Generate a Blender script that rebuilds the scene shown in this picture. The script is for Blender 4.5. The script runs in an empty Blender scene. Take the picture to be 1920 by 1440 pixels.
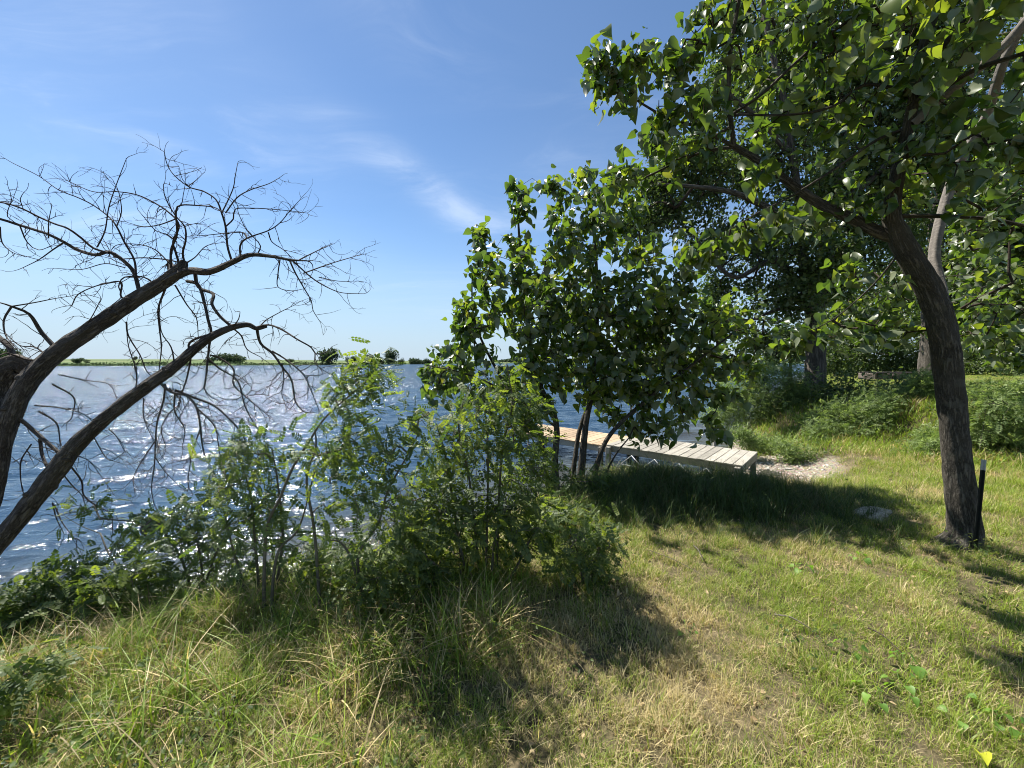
import bpy, math, random
import numpy as np
from mathutils import Vector, Matrix
random.seed(7)
RNG = np.random.default_rng(11)
R = math.radians

# ------------------------------------------------------------------ camera, sky, sun, exposure
scn = bpy.context.scene
EYE = 1.65
PITCH = R(3.22)
F = 720.0 / 1920.0            # focal length over frame width
cam_d = bpy.data.cameras.new('camera')
cam = bpy.data.objects.new('camera', cam_d)
scn.collection.objects.link(cam)
cam.location = (0, 0, EYE)
cam.rotation_euler = (math.pi / 2 - PITCH, 0, 0)
cam_d.sensor_width = 36.0
cam_d.lens = 36.0 * F
cam_d.clip_start = 0.05
cam_d.clip_end = 12000
scn.camera = cam

SUN_AZ = R(-49)               # from +Y, negative towards -X
SUN_EL = R(53)
sun_vec = Vector((math.sin(SUN_AZ) * math.cos(SUN_EL), math.cos(SUN_AZ) * math.cos(SUN_EL), math.sin(SUN_EL)))
sd = bpy.data.lights.new('sun', 'SUN')
sun = bpy.data.objects.new('sun', sd)
scn.collection.objects.link(sun)
sd.energy = 5.0
sd.angle = R(0.53)
sd.color = (1.0, 0.95, 0.86)
sun.rotation_euler = sun_vec.to_track_quat('Z', 'Y').to_euler()

world = bpy.data.worlds.new('World')
scn.world = world
world.use_nodes = True
wt = world.node_tree
for n in list(wt.nodes):
    wt.nodes.remove(n)


class NT:
    """tiny helper for node trees"""
    def __init__(s, tree):
        s.t = tree

    def n(s, typ, ins=None, **kw):
        nd = s.t.nodes.new(typ)
        for k, v in kw.items():
            setattr(nd, k, v)
        for k, v in (ins or {}).items():
            s.set(nd.inputs[k], v)
        return nd

    def set(s, sock, v):
        if isinstance(v, bpy.types.NodeSocket):
            s.t.links.new(v, sock)
        elif isinstance(v, bpy.types.Node):
            s.t.links.new(v.outputs[0], sock)
        else:
            if isinstance(v, (tuple, list)) and len(v) == 3 and sock.type == 'RGBA':
                v = (*v, 1)
            sock.default_value = v

    def math(s, op, a, b=0.0, c=None, clamp=False):
        nd = s.n('ShaderNodeMath', operation=op, use_clamp=clamp)
        s.set(nd.inputs[0], a)
        s.set(nd.inputs[1], b)
        if c is not None:
            s.set(nd.inputs[2], c)
        return nd.outputs[0]

    def ramp(s, fac, stops, interp='LINEAR'):
        nd = s.n('ShaderNodeValToRGB')
        nd.color_ramp.interpolation = interp
        el = nd.color_ramp.elements
        while len(el) < len(stops):
            el.new(0.5)
        for e, (p, c) in zip(el, stops):
            e.position = p
            e.color = (*c, 1) if len(c) == 3 else c
        s.set(nd.inputs[0], fac)
        return nd.outputs[0]

    def mix(s, fac, a, b, blend='MIX'):
        nd = s.n('ShaderNodeMix', data_type='RGBA', blend_type=blend)
        s.set(nd.inputs[0], fac)
        s.set(nd.inputs[6], a)
        s.set(nd.inputs[7], b)
        return nd.outputs[2]

    def maprange(s, v, a, b, c=0.0, d=1.0, smooth=True):
        nd = s.n('ShaderNodeMapRange', interpolation_type='SMOOTHSTEP' if smooth else 'LINEAR')
        for i, x in enumerate((v, a, b, c, d)):
            s.set(nd.inputs[i], x)
        return nd.outputs[0]


W = NT(wt)
sky = W.n('ShaderNodeTexSky', sky_type='NISHITA', sun_disc=False)
sky.sun_elevation = SUN_EL
sky.sun_rotation = SUN_AZ
sky.altitude = 300
sky.air_density = 1.0
sky.dust_density = 0.1
sky.ozone_density = 2.6
tc = W.n('ShaderNodeTexCoord')
sep = W.n('ShaderNodeSeparateXYZ', {0: tc.outputs['Generated']})
den = W.math('ADD', W.math('MAXIMUM', sep.outputs[2], 0.0), 0.10)
u = W.math('DIVIDE', sep.outputs[0], den)
v = W.math('DIVIDE', sep.outputs[1], den)
uv = W.n('ShaderNodeCombineXYZ', {0: u, 1: v})
# cirrus is drawn out along the wind; the layer is looked up on a plane high over the lake
rotm = W.n('ShaderNodeMapping', {0: uv, 2: (0, 0, R(32)), 3: (0.55, 2.0, 1.0)})
warp = W.n('ShaderNodeTexNoise', {'Vector': uv, 'Scale': 0.9, 'Detail': 3.0})
vadd = W.n('ShaderNodeVectorMath', {0: rotm.outputs[0]}, operation='ADD')
wsc = W.n('ShaderNodeVectorMath', {0: warp.outputs['Color'], 3: 1.5}, operation='SCALE')
W.set(vadd.inputs[1], wsc.outputs[0])
n1 = W.n('ShaderNodeTexNoise', {'Vector': vadd.outputs[0], 'Scale': 1.3, 'Detail': 9.0, 'Roughness': 0.62, 'Distortion': 0.4})
n2 = W.n('ShaderNodeTexNoise', {'Vector': uv, 'Scale': 0.42, 'Detail': 2.0})
wisp = W.maprange(n1.outputs[0], 0.46, 0.80)
patch = W.maprange(n2.outputs[0], 0.38, 0.66)
wisp = W.math('MULTIPLY', wisp, patch)


def lobe(a0, e0, a1, e1, wdt, amp):
    """a soft streak of cirrus from azimuth/elevation 0 to azimuth/elevation 1"""
    q = []
    for az_, el_ in ((a0, e0), (a1, e1)):
        d = Vector((math.sin(R(az_)) * math.cos(R(el_)), math.cos(R(az_)) * math.cos(R(el_)), math.sin(R(el_))))
        q.append((d.x / (d.z + .10), d.y / (d.z + .10)))
    (ua, va), (ub, vb) = q
    hl = math.hypot(ub - ua, vb - va) / 2
    m = W.n('ShaderNodeMapping', {0: uv, 1: ((ua + ub) / 2, (va + vb) / 2, 0), 2: (0, 0, math.atan2(vb - va, ub - ua)), 3: (hl, wdt, 1)}, vector_type='TEXTURE')
    ln = W.n('ShaderNodeVectorMath', {0: m.outputs[0]}, operation='LENGTH')
    g = W.math('POWER', 2.718, W.math('MULTIPLY', W.math('MULTIPLY', ln.outputs[1], ln.outputs[1]), -1.0))
    return W.math('MULTIPLY', g, amp)


streak = W.maprange(n1.outputs[0], 0.34, 0.72)
lb = lobe(-27, 30, -2, 17, 0.11, 0.30)
lb2 = lobe(-22, 40, -4, 36, 0.16, 0.20)
lb3 = lobe(-48, 21, -26, 24, 0.22, 0.30)
lb4 = lobe(-20, 8, 2, 9, 0.6, 0.16)
ls = W.math('ADD', W.math('ADD', lb, lb2), W.math('ADD', lb3, lb4))
veil = W.math('MULTIPLY', W.maprange(n2.outputs[0], .2, .8), .09)
cl = W.math('ADD', W.math('ADD', veil, W.math('MULTIPLY', wisp, 0.34)), W.math('MULTIPLY', streak, ls), clamp=True)
haze_low = W.maprange(sep.outputs[2], -0.02, 0.34, 0.9, 0.0)
skyc = W.n('ShaderNodeHueSaturation', {'Saturation': 1.12, 'Color': sky.outputs[0]})
c0 = W.mix(cl, skyc.outputs[0], (7.6, 8.2, 9.0))
c1 = W.mix(haze_low, c0, (3.4, 4.5, 5.7))
bg = W.n('ShaderNodeBackground', {'Color': c1, 'Strength': 0.069})
wo = W.n('ShaderNodeOutputWorld', {0: bg})

scn.view_settings.view_transform = 'Standard'
scn.view_settings.look = 'None'
scn.view_settings.exposure = 1.12
scn.view_settings.gamma = 1.0
scn.view_settings.use_curve_mapping = False
scn.render.engine = 'CYCLES'
scn.cycles.max_bounces = 8
scn.cycles.transmission_bounces = 4
scn.cycles.caustics_reflective = False
scn.cycles.caustics_refractive = False
scn.cycles.use_denoising = True
scn.cycles.filter_width = 1.0
scn.cycles.sample_clamp_indirect = 6

# ------------------------------------------------------------------ places
CP, SP = math.cos(PITCH), math.sin(PITCH)


def ray(px, py):
    v = (py - 720) / 720.0
    return np.array([(px - 960) / 720.0, CP - SP * v, -(SP + CP * v)])


def P(px, py, Y):
    """the place seen at pixel px,py that stands Y metres out from the camera"""
    d = ray(px, py)
    return np.array([0, 0, EYE]) + d * (Y / d[1])


def sm(t):
    t = np.clip(t, 0, 1)
    return t * t * (3 - 2 * t)


def sdist(poly, x, y):
    """signed distance to polygon, positive inside"""
    x = np.asarray(x, float); y = np.asarray(y, float)
    d = np.full(x.shape, 1e18); ins = np.zeros(x.shape, bool)
    n = len(poly)
    for i in range(n):
        x0, y0 = poly[i]; x1, y1 = poly[(i + 1) % n]
        ex, ey = x1 - x0, y1 - y0
        t = np.clip(((x - x0) * ex + (y - y0) * ey) / (ex * ex + ey * ey), 0, 1)
        d = np.minimum(d, (x - x0 - t * ex) ** 2 + (y - y0 - t * ey) ** 2)
        if y0 != y1:
            c = ((y0 > y) != (y1 > y)) & (x < (x1 - x0) * (y - y0) / (y1 - y0) + x0)
            ins ^= c
    d = np.sqrt(d)
    return np.where(ins, d, -d)


WATER = -0.55
LAKE = [(-1500, -900), (-60, -34), (-20, -8), (-9, -1.2), (-5.6, 1.0), (-4.0, 2.35), (-2.8, 3.35), (-1.5, 3.95), (-.4, 4.9), (.5, 6.0),
        (1.5, 6.85), (2.8, 7.0), (3.9, 6.95), (4.7, 7.8), (5.3, 9), (6.1, 10.8), (7.2, 12.4), (9.5, 14.6), (14, 19.5), (25, 33),
        (60, 77), (150, 175), (420, 460), (600, 900), (200, 1200), (20, 1000), (-40, 640), (-110, 470), (-150, 400), (-165, 350), (-175, 300),
        (-205, 262), (-240, 245), (-280, 235), (-330, 245), (-500, 180), (-1500, 100)]
TERR = [(8.2, 13.5), (7.3, 11.2), (6.8, 9.3), (7.3, 7.9), (8.2, 6.2), (9.6, 4.2), (14, 1), (40, -10), (900, -200), (900, 1500), (420, 480),
        (150, 185), (60, 84), (25, 38), (14, 22), (9.8, 16)]


def wob(x, y):
    return (np.sin(x * 2.1 + 1.3 * np.sin(y * 1.7)) * np.sin(y * 1.9 + .9 * np.sin(x * 1.3)) * .5
            + np.sin(x * 5.3 + y * 2.2 + 1.) * np.sin(y * 4.7 - x * 1.1) * .25)


def ground(x, y):
    x = np.asarray(x, float); y = np.asarray(y, float)
    s = -sdist(LAKE, x, y)
    beach = np.exp(-(((x - 4.9) / 2.0) ** 2 + ((y - 7.4) / 2.2) ** 2))
    L = -0.34 * beach
    w = 1.35 + 1.8 * beach
    near = WATER + (L - WATER) * sm(s / w)
    far = WATER + 1.0 + 1.2 * sm(s / 60) + 5.5 * sm((s - 30) / 500)
    far = WATER + (far - WATER) * sm(s / 6)
    f = sm((np.hypot(x, y) - 90) / 60)
    t = sdist(TERR, x, y)
    T = (0.75 * sm(t / 1.9) + 0.36 * sm((t - 2.5) / 16)) * sm(s / 1.1)
    land = near * (1 - f) + far * f + T * (1 - f)
    und = WATER - np.minimum(3.0, 0.16 * (-s) + .02)
    z = np.where(s > 0, land, und)
    amp = .035 * (1 - f) * sm((s + .3) / .8) + .5 * f * sm(s / 20)
    return z + wob(x, y) * np.where(f > .5, 0, amp)


def BEACH(x, y):
    """the open pebble patch behind the dock's landward end"""
    return np.exp(-(((x - 5.5) / .95) ** 2 + ((y - 7.7) / .95) ** 2))


def G(px, py):
    """the ground seen at pixel px,py"""
    d = ray(px, py)
    ts = np.concatenate([np.arange(.8, 40, .02), np.arange(40, 600, 1.)])
    xx, yy, zz = d[0] * ts, d[1] * ts, EYE + d[2] * ts
    k = np.argmax(zz < ground(xx, yy))
    return np.array([xx[k], yy[k], float(ground(xx[k], yy[k]))])


def GY(px, Y):
    x = (px - 960) / 720.0 * Y
    return np.array([x, Y, float(ground(x, Y))])


# ------------------------------------------------------------------ mesh helpers
def mesh_np(name, verts, faces_list, mats, smooth=True, uv=None, rnd=None, mat_idx=None):
    """faces_list: list of (n,k) int arrays"""
    me = bpy.data.meshes.new(name)
    verts = np.ascontiguousarray(verts, dtype=np.float32)
    me.vertices.add(len(verts))
    me.vertices.foreach_set('co', verts.ravel())
    loops = np.concatenate([f.ravel() for f in faces_list]).astype(np.int32)
    tot = np.concatenate([np.full(len(f), f.shape[1]) for f in faces_list]).astype(np.int32)
    start = np.concatenate([[0], np.cumsum(tot)[:-1]]).astype(np.int32)
    me.loops.add(len(loops))
    me.loops.foreach_set('vertex_index', loops)
    me.polygons.add(len(tot))
    me.polygons.foreach_set('loop_start', start)
    me.polygons.foreach_set('loop_total', tot)
    me.polygons.foreach_set('use_smooth', np.full(len(tot), smooth))
    if mat_idx is not None:
        me.polygons.foreach_set('material_index', np.asarray(mat_idx, dtype=np.int32))
    if uv is not None:
        l = me.uv_layers.new(name='UVMap')
        l.data.foreach_set('uv', np.ascontiguousarray(uv[loops], dtype=np.float32).ravel())
    if rnd is not None:
        a = me.attributes.new('rnd', 'FLOAT', 'POINT')
        a.data.foreach_set('value', np.ascontiguousarray(rnd, dtype=np.float32))
    me.update(calc_edges=True)
    for m in (mats if isinstance(mats, (list, tuple)) else [mats]):
        me.materials.append(m)
    return me


def tag(o, label=None, cat=None, group=None, kind=None):
    if label: o['label'] = label
    if cat: o['category'] = cat
    if group: o['group'] = group
    if kind: o['kind'] = kind
    return o


def link(name, me, parent=None, loc=None):
    o = bpy.data.objects.new(name, me)
    scn.collection.objects.link(o)
    if loc is not None: o.location = loc
    if parent is not None: o.parent = parent
    return o


def thing(name, loc, label, cat, group=None):
    o = bpy.data.objects.new(name, None)
    scn.collection.objects.link(o)
    o.empty_display_size = .2
    o.location = [float(c) for c in loc]
    return tag(o, label, cat, group)


def catmull(pts, step):
    pts = np.asarray(pts, float)
    if len(pts) < 3:
        n = max(2, int(np.linalg.norm(pts[1, :3] - pts[0, :3]) / step) + 1)
        t = np.linspace(0, 1, n)[:, None]
        return pts[0] * (1 - t) + pts[1] * t
    ext = np.vstack([2 * pts[0] - pts[1], pts, 2 * pts[-1] - pts[-2]])
    out = []
    for i in range(len(pts) - 1):
        a, b, c, d = ext[i:i + 4]
        n = max(1, int(np.linalg.norm(c[:3] - b[:3]) / step))
        for k in range(n):
            t = k / n
            out.append(.5 * ((2 * b) + (-a + c) * t + (2 * a - 5 * b + 4 * c - d) * t * t + (-a + 3 * b - 3 * c + d) * t ** 3))
    out.append(pts[-1])
    return np.array(out)


class Tubes:
    """collects smooth tubes into one mesh, uv = (around, along)"""
    def __init__(s):
        s.v = []; s.q = []; s.t = []; s.uv = []; s.n = 0

    def add(s, path, k=10, rough=0.0, step=None, seed=0, flare=0.0):
        """path rows: x,y,z,r"""
        p = catmull(path, step) if step else np.asarray(path, float)
        c = p[:, :3]; r = np.maximum(p[:, 3], .0008)
        n = len(c)
        T = np.gradient(c, axis=0)
        T /= np.linalg.norm(T, axis=1)[:, None] + 1e-9
        ref = np.array([0.3, 0.9, 0.1]) if abs(T[0][2]) > .7 else np.array([0, 0, 1.])
        U = np.zeros_like(c)
        u = np.cross(T[0], ref); u /= np.linalg.norm(u)
        for i in range(n):
            u = u - T[i] * u.dot(T[i]); u /= np.linalg.norm(u) + 1e-9
            U[i] = u
        V = np.cross(T, U)
        a = np.linspace(0, 2 * np.pi, k + 1)
        L = np.concatenate([[0], np.cumsum(np.linalg.norm(np.diff(c, axis=0), axis=1))])
        rr = r[:, None] * np.ones(k + 1)
        if rough:
            ph = seed * 1.7
            ang = a[None, :]; Lc = L[:, None]
            rr = rr * (1 + rough * (np.sin(3 * ang + 2.1 * Lc + ph) * .6 + np.sin(5 * ang - 3.7 * Lc + ph * 2) * .5
                                    + np.sin(2 * ang + 6.5 * Lc + ph) * .5 + np.sin(7 * ang + 1.3 * Lc) * .35
                                    + np.sin(17 * Lc + ang * 4 + ph) * .3
                                    + .55 * np.abs(np.sin(5.5 * ang + 1.4 * np.sin(9 * Lc + ph) + .8 * np.sin(23 * Lc))) * np.sin(31 * Lc + 3 * ang + ph)))
        if flare:
            rr = rr * (1 + flare * np.exp(-L[:, None] / .16) * (1 + .45 * np.sin(4 * a[None, :] + seed)))
        rr[:, -1] = rr[:, 0]
        vs = c[:, None, :] + rr[:, :, None] * (U[:, None, :] * np.cos(a)[None, :, None] + V[:, None, :] * np.sin(a)[None, :, None])
        uv = np.stack([np.broadcast_to(a / (2 * np.pi) * 2 * np.pi * r.mean(), (n, k + 1)), np.broadcast_to(L[:, None], (n, k + 1))], -1)
        i = np.arange(n - 1)[:, None]; j = np.arange(k)[None, :]
        b = s.n + i * (k + 1) + j
        q = np.stack([b, b + 1, b + k + 2, b + k + 1], -1).reshape(-1, 4)
        s.v.append(vs.reshape(-1, 3)); s.uv.append(uv.reshape(-1, 2)); s.q.append(q)
        s.n += n * (k + 1)
        # end cap
        tip = c[-1] + T[-1] * r[-1] * .4
        s.v.append(tip[None]); s.uv.append(uv[-1, :1])
        e = s.n - (k + 1)
        jj = np.arange(k)
        s.t.append(np.stack([e + jj, e + jj + 1, np.full(k, s.n)], -1))
        s.n += 1

    def build(s, name, mat, parent=None, org=(0, 0, 0)):
        v = np.vstack(s.v) - np.asarray(org)
        me = mesh_np(name, v, [np.vstack(s.q), np.vstack(s.t)], mat, uv=np.vstack(s.uv))
        return link(name, me, parent)


def segs_mesh(name, p0, p1, r0, r1, mat, parent, org, k=4):
    """many thin twigs, one mesh, vectorised"""
    d = p1 - p0
    L = np.linalg.norm(d, axis=1)[:, None] + 1e-9
    d = d / L
    ref = np.where(np.abs(d[:, 2:3]) > .8, np.array([[1., 0, 0]]), np.array([[0, 0, 1.]]))
    U = np.cross(d, ref); U /= np.linalg.norm(U, axis=1)[:, None] + 1e-9
    V = np.cross(d, U)
    a = np.linspace(0, 2 * np.pi, k, endpoint=False)
    ring = U[:, None] * np.cos(a)[None, :, None] + V[:, None] * np.sin(a)[None, :, None]
    n = len(p0)
    vs = np.concatenate([p0[:, None] + ring * r0[:, None, None], p1[:, None] + ring * r1[:, None, None]], 1) - np.asarray(org)
    b = np.arange(n)[:, None] * 2 * k
    j = np.arange(k)[None]
    q = np.stack([b + j, b + (j + 1) % k, b + k + (j + 1) % k, b + k + j], -1).reshape(-1, 4)
    uv = np.zeros((n, 2 * k, 2)); uv[:, :, 0] = np.tile(a * .01, 2); uv[:, k:, 1] = L
    me = mesh_np(name, vs.reshape(-1, 3), [q], mat, uv=uv.reshape(-1, 2))
    o = link(name, me, parent)
    return o


def nrm(a):
    return a / (np.linalg.norm(a, axis=-1, keepdims=True) + 1e-9)


def frames(d, n):
    """rotation matrices with local +Y along d and local +Z near n"""
    d = nrm(d)
    x = nrm(np.cross(d, n))
    z = np.cross(x, d)
    return np.stack([x, d, z], -1)


def scatter(tmpl, org, rot, scale, rng=RNG, rnd=None):
    tv, tf = tmpl
    vs = np.einsum('nij,kj->nki', rot, tv) * scale[:, None, None] + org[:, None]
    n, k = len(org), len(tv)
    fs = [(f[None] + (np.arange(n) * k)[:, None, None]).reshape(-1, f.shape[1]) for f in tf]
    r = rng.random(n) if rnd is None else rnd
    return vs.reshape(-1, 3), fs, np.repeat(r, k)


def leaf_tmpl(rows, fold=.25, curl=.25, twist=0.0):
    """rows: (y, halfwidth); a leaf folded at the midrib and curled; unit length along +Y"""
    v = []; f3 = []; f4 = []
    for (y, w) in rows:
        zc = -curl * y * y
        tw = twist * y
        for sx in ((-1, 0, 1) if w > 0 else (0,)):
            x = sx * w
            z = abs(x) * fold
            v.append((x * math.cos(tw) - z * math.sin(tw), y * (1 - .1 * curl), zc + z * math.cos(tw) + x * math.sin(tw)))
    idx = []; c = 0
    for (y, w) in rows:
        if w > 0: idx.append((c, c + 1, c + 2)); c += 3
        else: idx.append((c,)); c += 1
    for a, b in zip(idx, idx[1:]):
        if len(a) == 1: f3 += [(a[0], b[1], b[0]), (a[0], b[2], b[1])]
        elif len(b) == 1: f3 += [(a[0], a[1], b[0]), (a[1], a[2], b[0])]
        else: f4 += [(a[0], a[1], b[1], b[0]), (a[1], a[2], b[2], b[1])]
    fs = [np.array(f3)]
    if f4: fs.append(np.array(f4))
    return np.array(v, float), fs


HEART = [(0.06, 0.0), (0.0, .20), (.12, .37), (.32, .43), (.58, .33), (.82, .13), (1.0, 0.0)]
heart = [leaf_tmpl(HEART, .35, .35), leaf_tmpl(HEART, .6, .6, .5), leaf_tmpl(HEART, .15, .8, -.7), leaf_tmpl(HEART, 1.3, .25, .2)]
OAKL = [(0, 0), (.3, .16), (.7, .3), (1, 0)]
oakleaf = leaf_tmpl(OAKL, .2, .2)
lanc = leaf_tmpl([(0, 0), (.35, .14), (1, 0)], .3, .3)


def compound(pairs=6, w=.085, ll=.24, droop=.3, fold=.2):
    """pinnate leaf: leaflets in pairs on a thin rachis, unit length"""
    V = []; F3 = []; F4 = []
    def addleaf(o, d, n, s):
        c = len(V)
        o = np.array(o); d = np.array(d) / np.linalg.norm(d); x = np.cross(d, n); x /= np.linalg.norm(x)
        for a, b, h in ((0, 0, 0), (.45, -w / ll * 1.0, .12), (1, 0, 0), (.45, w / ll * 1.0, .12)):
            V.append(o + (d * a + x * b) * s + np.array([0, 0, h * s * fold]))
        F4.append((c, c + 1, c + 2, c + 3))
    for i in range(pairs):
        t = .18 + .72 * i / (pairs - 1)
        z = -droop * t * t
        s = ll * (1 - .25 * abs(t - .5) * 2)
        for sx in (-1, 1):
            addleaf((0, t, z), (sx * 1.0, .55, -.15 - .1 * i % 2), np.array([0, 0, 1.]), s)
    addleaf((0, .95, -droop * .9), (0, 1, -.4), np.array([0, 0, 1.]), ll)
    c = len(V)
    V.extend([np.array([-.006, 0, 0]), np.array([.006, 0, 0]), np.array([.004, .95, -droop * .9]), np.array([-.004, .95, -droop * .9])])
    F4.append((c, c + 1, c + 2, c + 3))
    return np.array(V), [np.array(F4)]


comp = [compound(5, w=.115, ll=.27, droop=.25), compound(6, w=.10, ll=.24, droop=.5), compound(4, w=.14, ll=.32, droop=.1)]
feather = [compound(3, w=.10, ll=.42, droop=.3), compound(4, w=.08, ll=.36, droop=.5)]

# ------------------------------------------------------------------ materials
def new_mat(name):
    m = bpy.data.materials.new(name)
    m.use_nodes = True
    t = m.node_tree
    for n in list(t.nodes): t.nodes.remove(n)
    return m, NT(t)


def out(N, sh, disp=None):
    o = N.n('ShaderNodeOutputMaterial', {0: sh})
    return o


def leaf_mat(name, stops, trans_gain=(1.6, 1.9, .7), tf=.42, under=None, rough=.42, spec=.45, veins=False):
    m, N = new_mat(name)
    at = N.n('ShaderNodeAttribute', attribute_name='rnd')
    oi = N.n('ShaderNodeObjectInfo')
    r = N.math('FRACT', N.math('ADD', at.outputs['Fac'], N.math('MULTIPLY', oi.outputs['Random'], 0.999)))
    col = N.ramp(r, stops)
    geo = N.n('ShaderNodeNewGeometry')
    if under:
        top = N.mix(geo.outputs['Backfacing'], col, N.mix(.7, col, under))
    else:
        top = col
    pr = N.n('ShaderNodeBsdfPrincipled', {'Base Color': top, 'Roughness': rough, 'Specular IOR Level': spec})
    tcol = N.mix(1.0, col, trans_gain, 'MULTIPLY')
    tr = N.n('ShaderNodeBsdfTranslucent', {'Color': tcol})
    mx = N.n('ShaderNodeMixShader', {0: tf, 1: pr.outputs[0], 2: tr.outputs[0]})
    out(N, mx)
    return m


M = {}
M['linden'] = leaf_mat('linden_leaf', [(0, (.028, .055, .014)), (.45, (.05, .088, .018)), (.8, (.085, .125, .022)), (.97, (.13, .165, .03)), (1, (.18, .18, .04))],
                       (2.7, 2.7, .8), .43, under=(.28, .31, .22), rough=.32, spec=.55)
M['oak'] = leaf_mat('oak_leaf', [(0, (.03, .055, .014)), (.6, (.055, .085, .022)), (1, (.095, .125, .04))], (2.0, 2.2, .8), .35,
                    under=(.16, .19, .10), rough=.45, spec=.32)
M['locust'] = leaf_mat('locust_leaf', [(0, (.03, .055, .018)), (.5, (.07, .11, .028)), (1, (.15, .19, .045))], (2.6, 2.5, .8), .45,
                       under=(.12, .16, .07), rough=.5, spec=.3)
M['feather'] = leaf_mat('feather_leaf', [(0, (.08, .12, .04)), (.5, (.16, .22, .08)), (1, (.27, .33, .14))], (1.7, 1.8, .9), .42, rough=.6, spec=.3)
M['weed'] = leaf_mat('weed_leaf', [(0, (.10, .20, .03)), (1, (.18, .30, .05))], (2.0, 2.2, .7), .4, rough=.5)
M['farleaf'] = leaf_mat('far_leaf', [(0, (.035, .06, .03)), (1, (.075, .105, .05))], (1.3, 1.4, .9), .25, rough=.7, spec=.2)
M['bleach'] = leaf_mat('dry_leaf', [(0, (.30, .21, .11)), (1, (.50, .38, .22))], (1.2, 1.1, .8), .3, rough=.7, spec=.2)
M['yellowleaf'] = leaf_mat('yellow_leaf', [(0, (.50, .52, .04)), (1, (.62, .62, .07))], (1.2, 1.2, .5), .4, rough=.5)


def bark_mat(name, dark, light, sx=26, sy=5, bump=.6, lichen=None, rough=.9):
    m, N = new_mat(name)
    uvn = N.n('ShaderNodeUVMap')
    mp = N.n('ShaderNodeMapping', {0: uvn.outputs[0], 3: (sx, sy, 1)})
    wn = N.n('ShaderNodeTexNoise', {'Vector': mp.outputs[0], 'Scale': 1.0, 'Detail': 4.0})
    va = N.n('ShaderNodeVectorMath', {0: mp.outputs[0]}, operation='ADD')
    sc = N.n('ShaderNodeVectorMath', {0: wn.outputs['Color'], 3: .9}, operation='SCALE')
    N.set(va.inputs[1], sc.outputs[0])
    vo = N.n('ShaderNodeTexVoronoi', {'Vector': va.outputs[0], 'Scale': 1.0}, feature='DISTANCE_TO_EDGE')
    crack = N.maprange(vo.outputs['Distance'], 0.0, .28)
    tcn = N.n('ShaderNodeTexCoord')
    fine = N.n('ShaderNodeTexNoise', {'Vector': tcn.outputs['Object'], 'Scale': 70.0, 'Detail': 6.0, 'Roughness': .7})
    big = N.n('ShaderNodeTexNoise', {'Vector': tcn.outputs['Object'], 'Scale': 4.0, 'Detail': 3.0})
    mp2 = N.n('ShaderNodeMapping', {0: va.outputs[0], 3: (.8, .55, 1)})
    rd = N.n('ShaderNodeTexNoise', {'Vector': mp2.outputs[0], 'Scale': 1.0, 'Detail': 5.0, 'Roughness': .6})
    ridge = N.maprange(N.math('ABSOLUTE', N.math('SUBTRACT', rd.outputs[0], .5)), 0.0, .13)
    crack = N.math('MULTIPLY', ridge, N.math('ADD', .65, N.math('MULTIPLY', crack, .35)))
    h = N.math('ADD', N.math('MULTIPLY', crack, .6), N.math('MULTIPLY', fine.outputs[0], .75))
    col = N.mix(N.maprange(h, .3, 1.15, smooth=False), dark, light)
    col = N.mix(N.maprange(big.outputs[0], .35, .7, 0, .45), col, [c * .6 for c in light])
    if lichen:
        li = N.n('ShaderNodeTexNoise', {'Vector': tcn.outputs['Object'], 'Scale': 9.0, 'Detail': 5.0})
        col = N.mix(N.maprange(li.outputs[0], .58, .66, 0, .6), col, lichen)
    bp = N.n('ShaderNodeBump', {'Strength': bump, 'Distance': .02, 'Height': h})
    pr = N.n('ShaderNodeBsdfPrincipled', {'Base Color': col, 'Roughness': rough, 'Specular IOR Level': .2, 'Normal': bp.outputs[0]})
    out(N, pr)
    return m


M['bark_dead'] = bark_mat('dead_bark', (.024, .019, .016), (.23, .20, .17), 60, 14, 1.0)
M['bark_linden'] = bark_mat('linden_bark', (.022, .020, .016), (.19, .17, .14), 70, 12, 1.0, lichen=(.13, .125, .10))
M['bark_smooth'] = bark_mat('smooth_bark', (.14, .125, .11), (.27, .24, .21), 14, 30, .25)
M['bark_oak'] = bark_mat('oak_bark', (.03, .025, .02), (.20, .175, .15), 22, 3, 1.0)
M['twig'] = bark_mat('twig_bark', (.03, .022, .016), (.08, .062, .048), 60, 20, .3)
M['deadtwig'] = bark_mat('dead_twig', (.03, .022, .018), (.09, .068, .055), 60, 20, .3)
M['greystem'] = bark_mat('grey_stem', (.08, .07, .05), (.20, .18, .14), 60, 12, .3)


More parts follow.
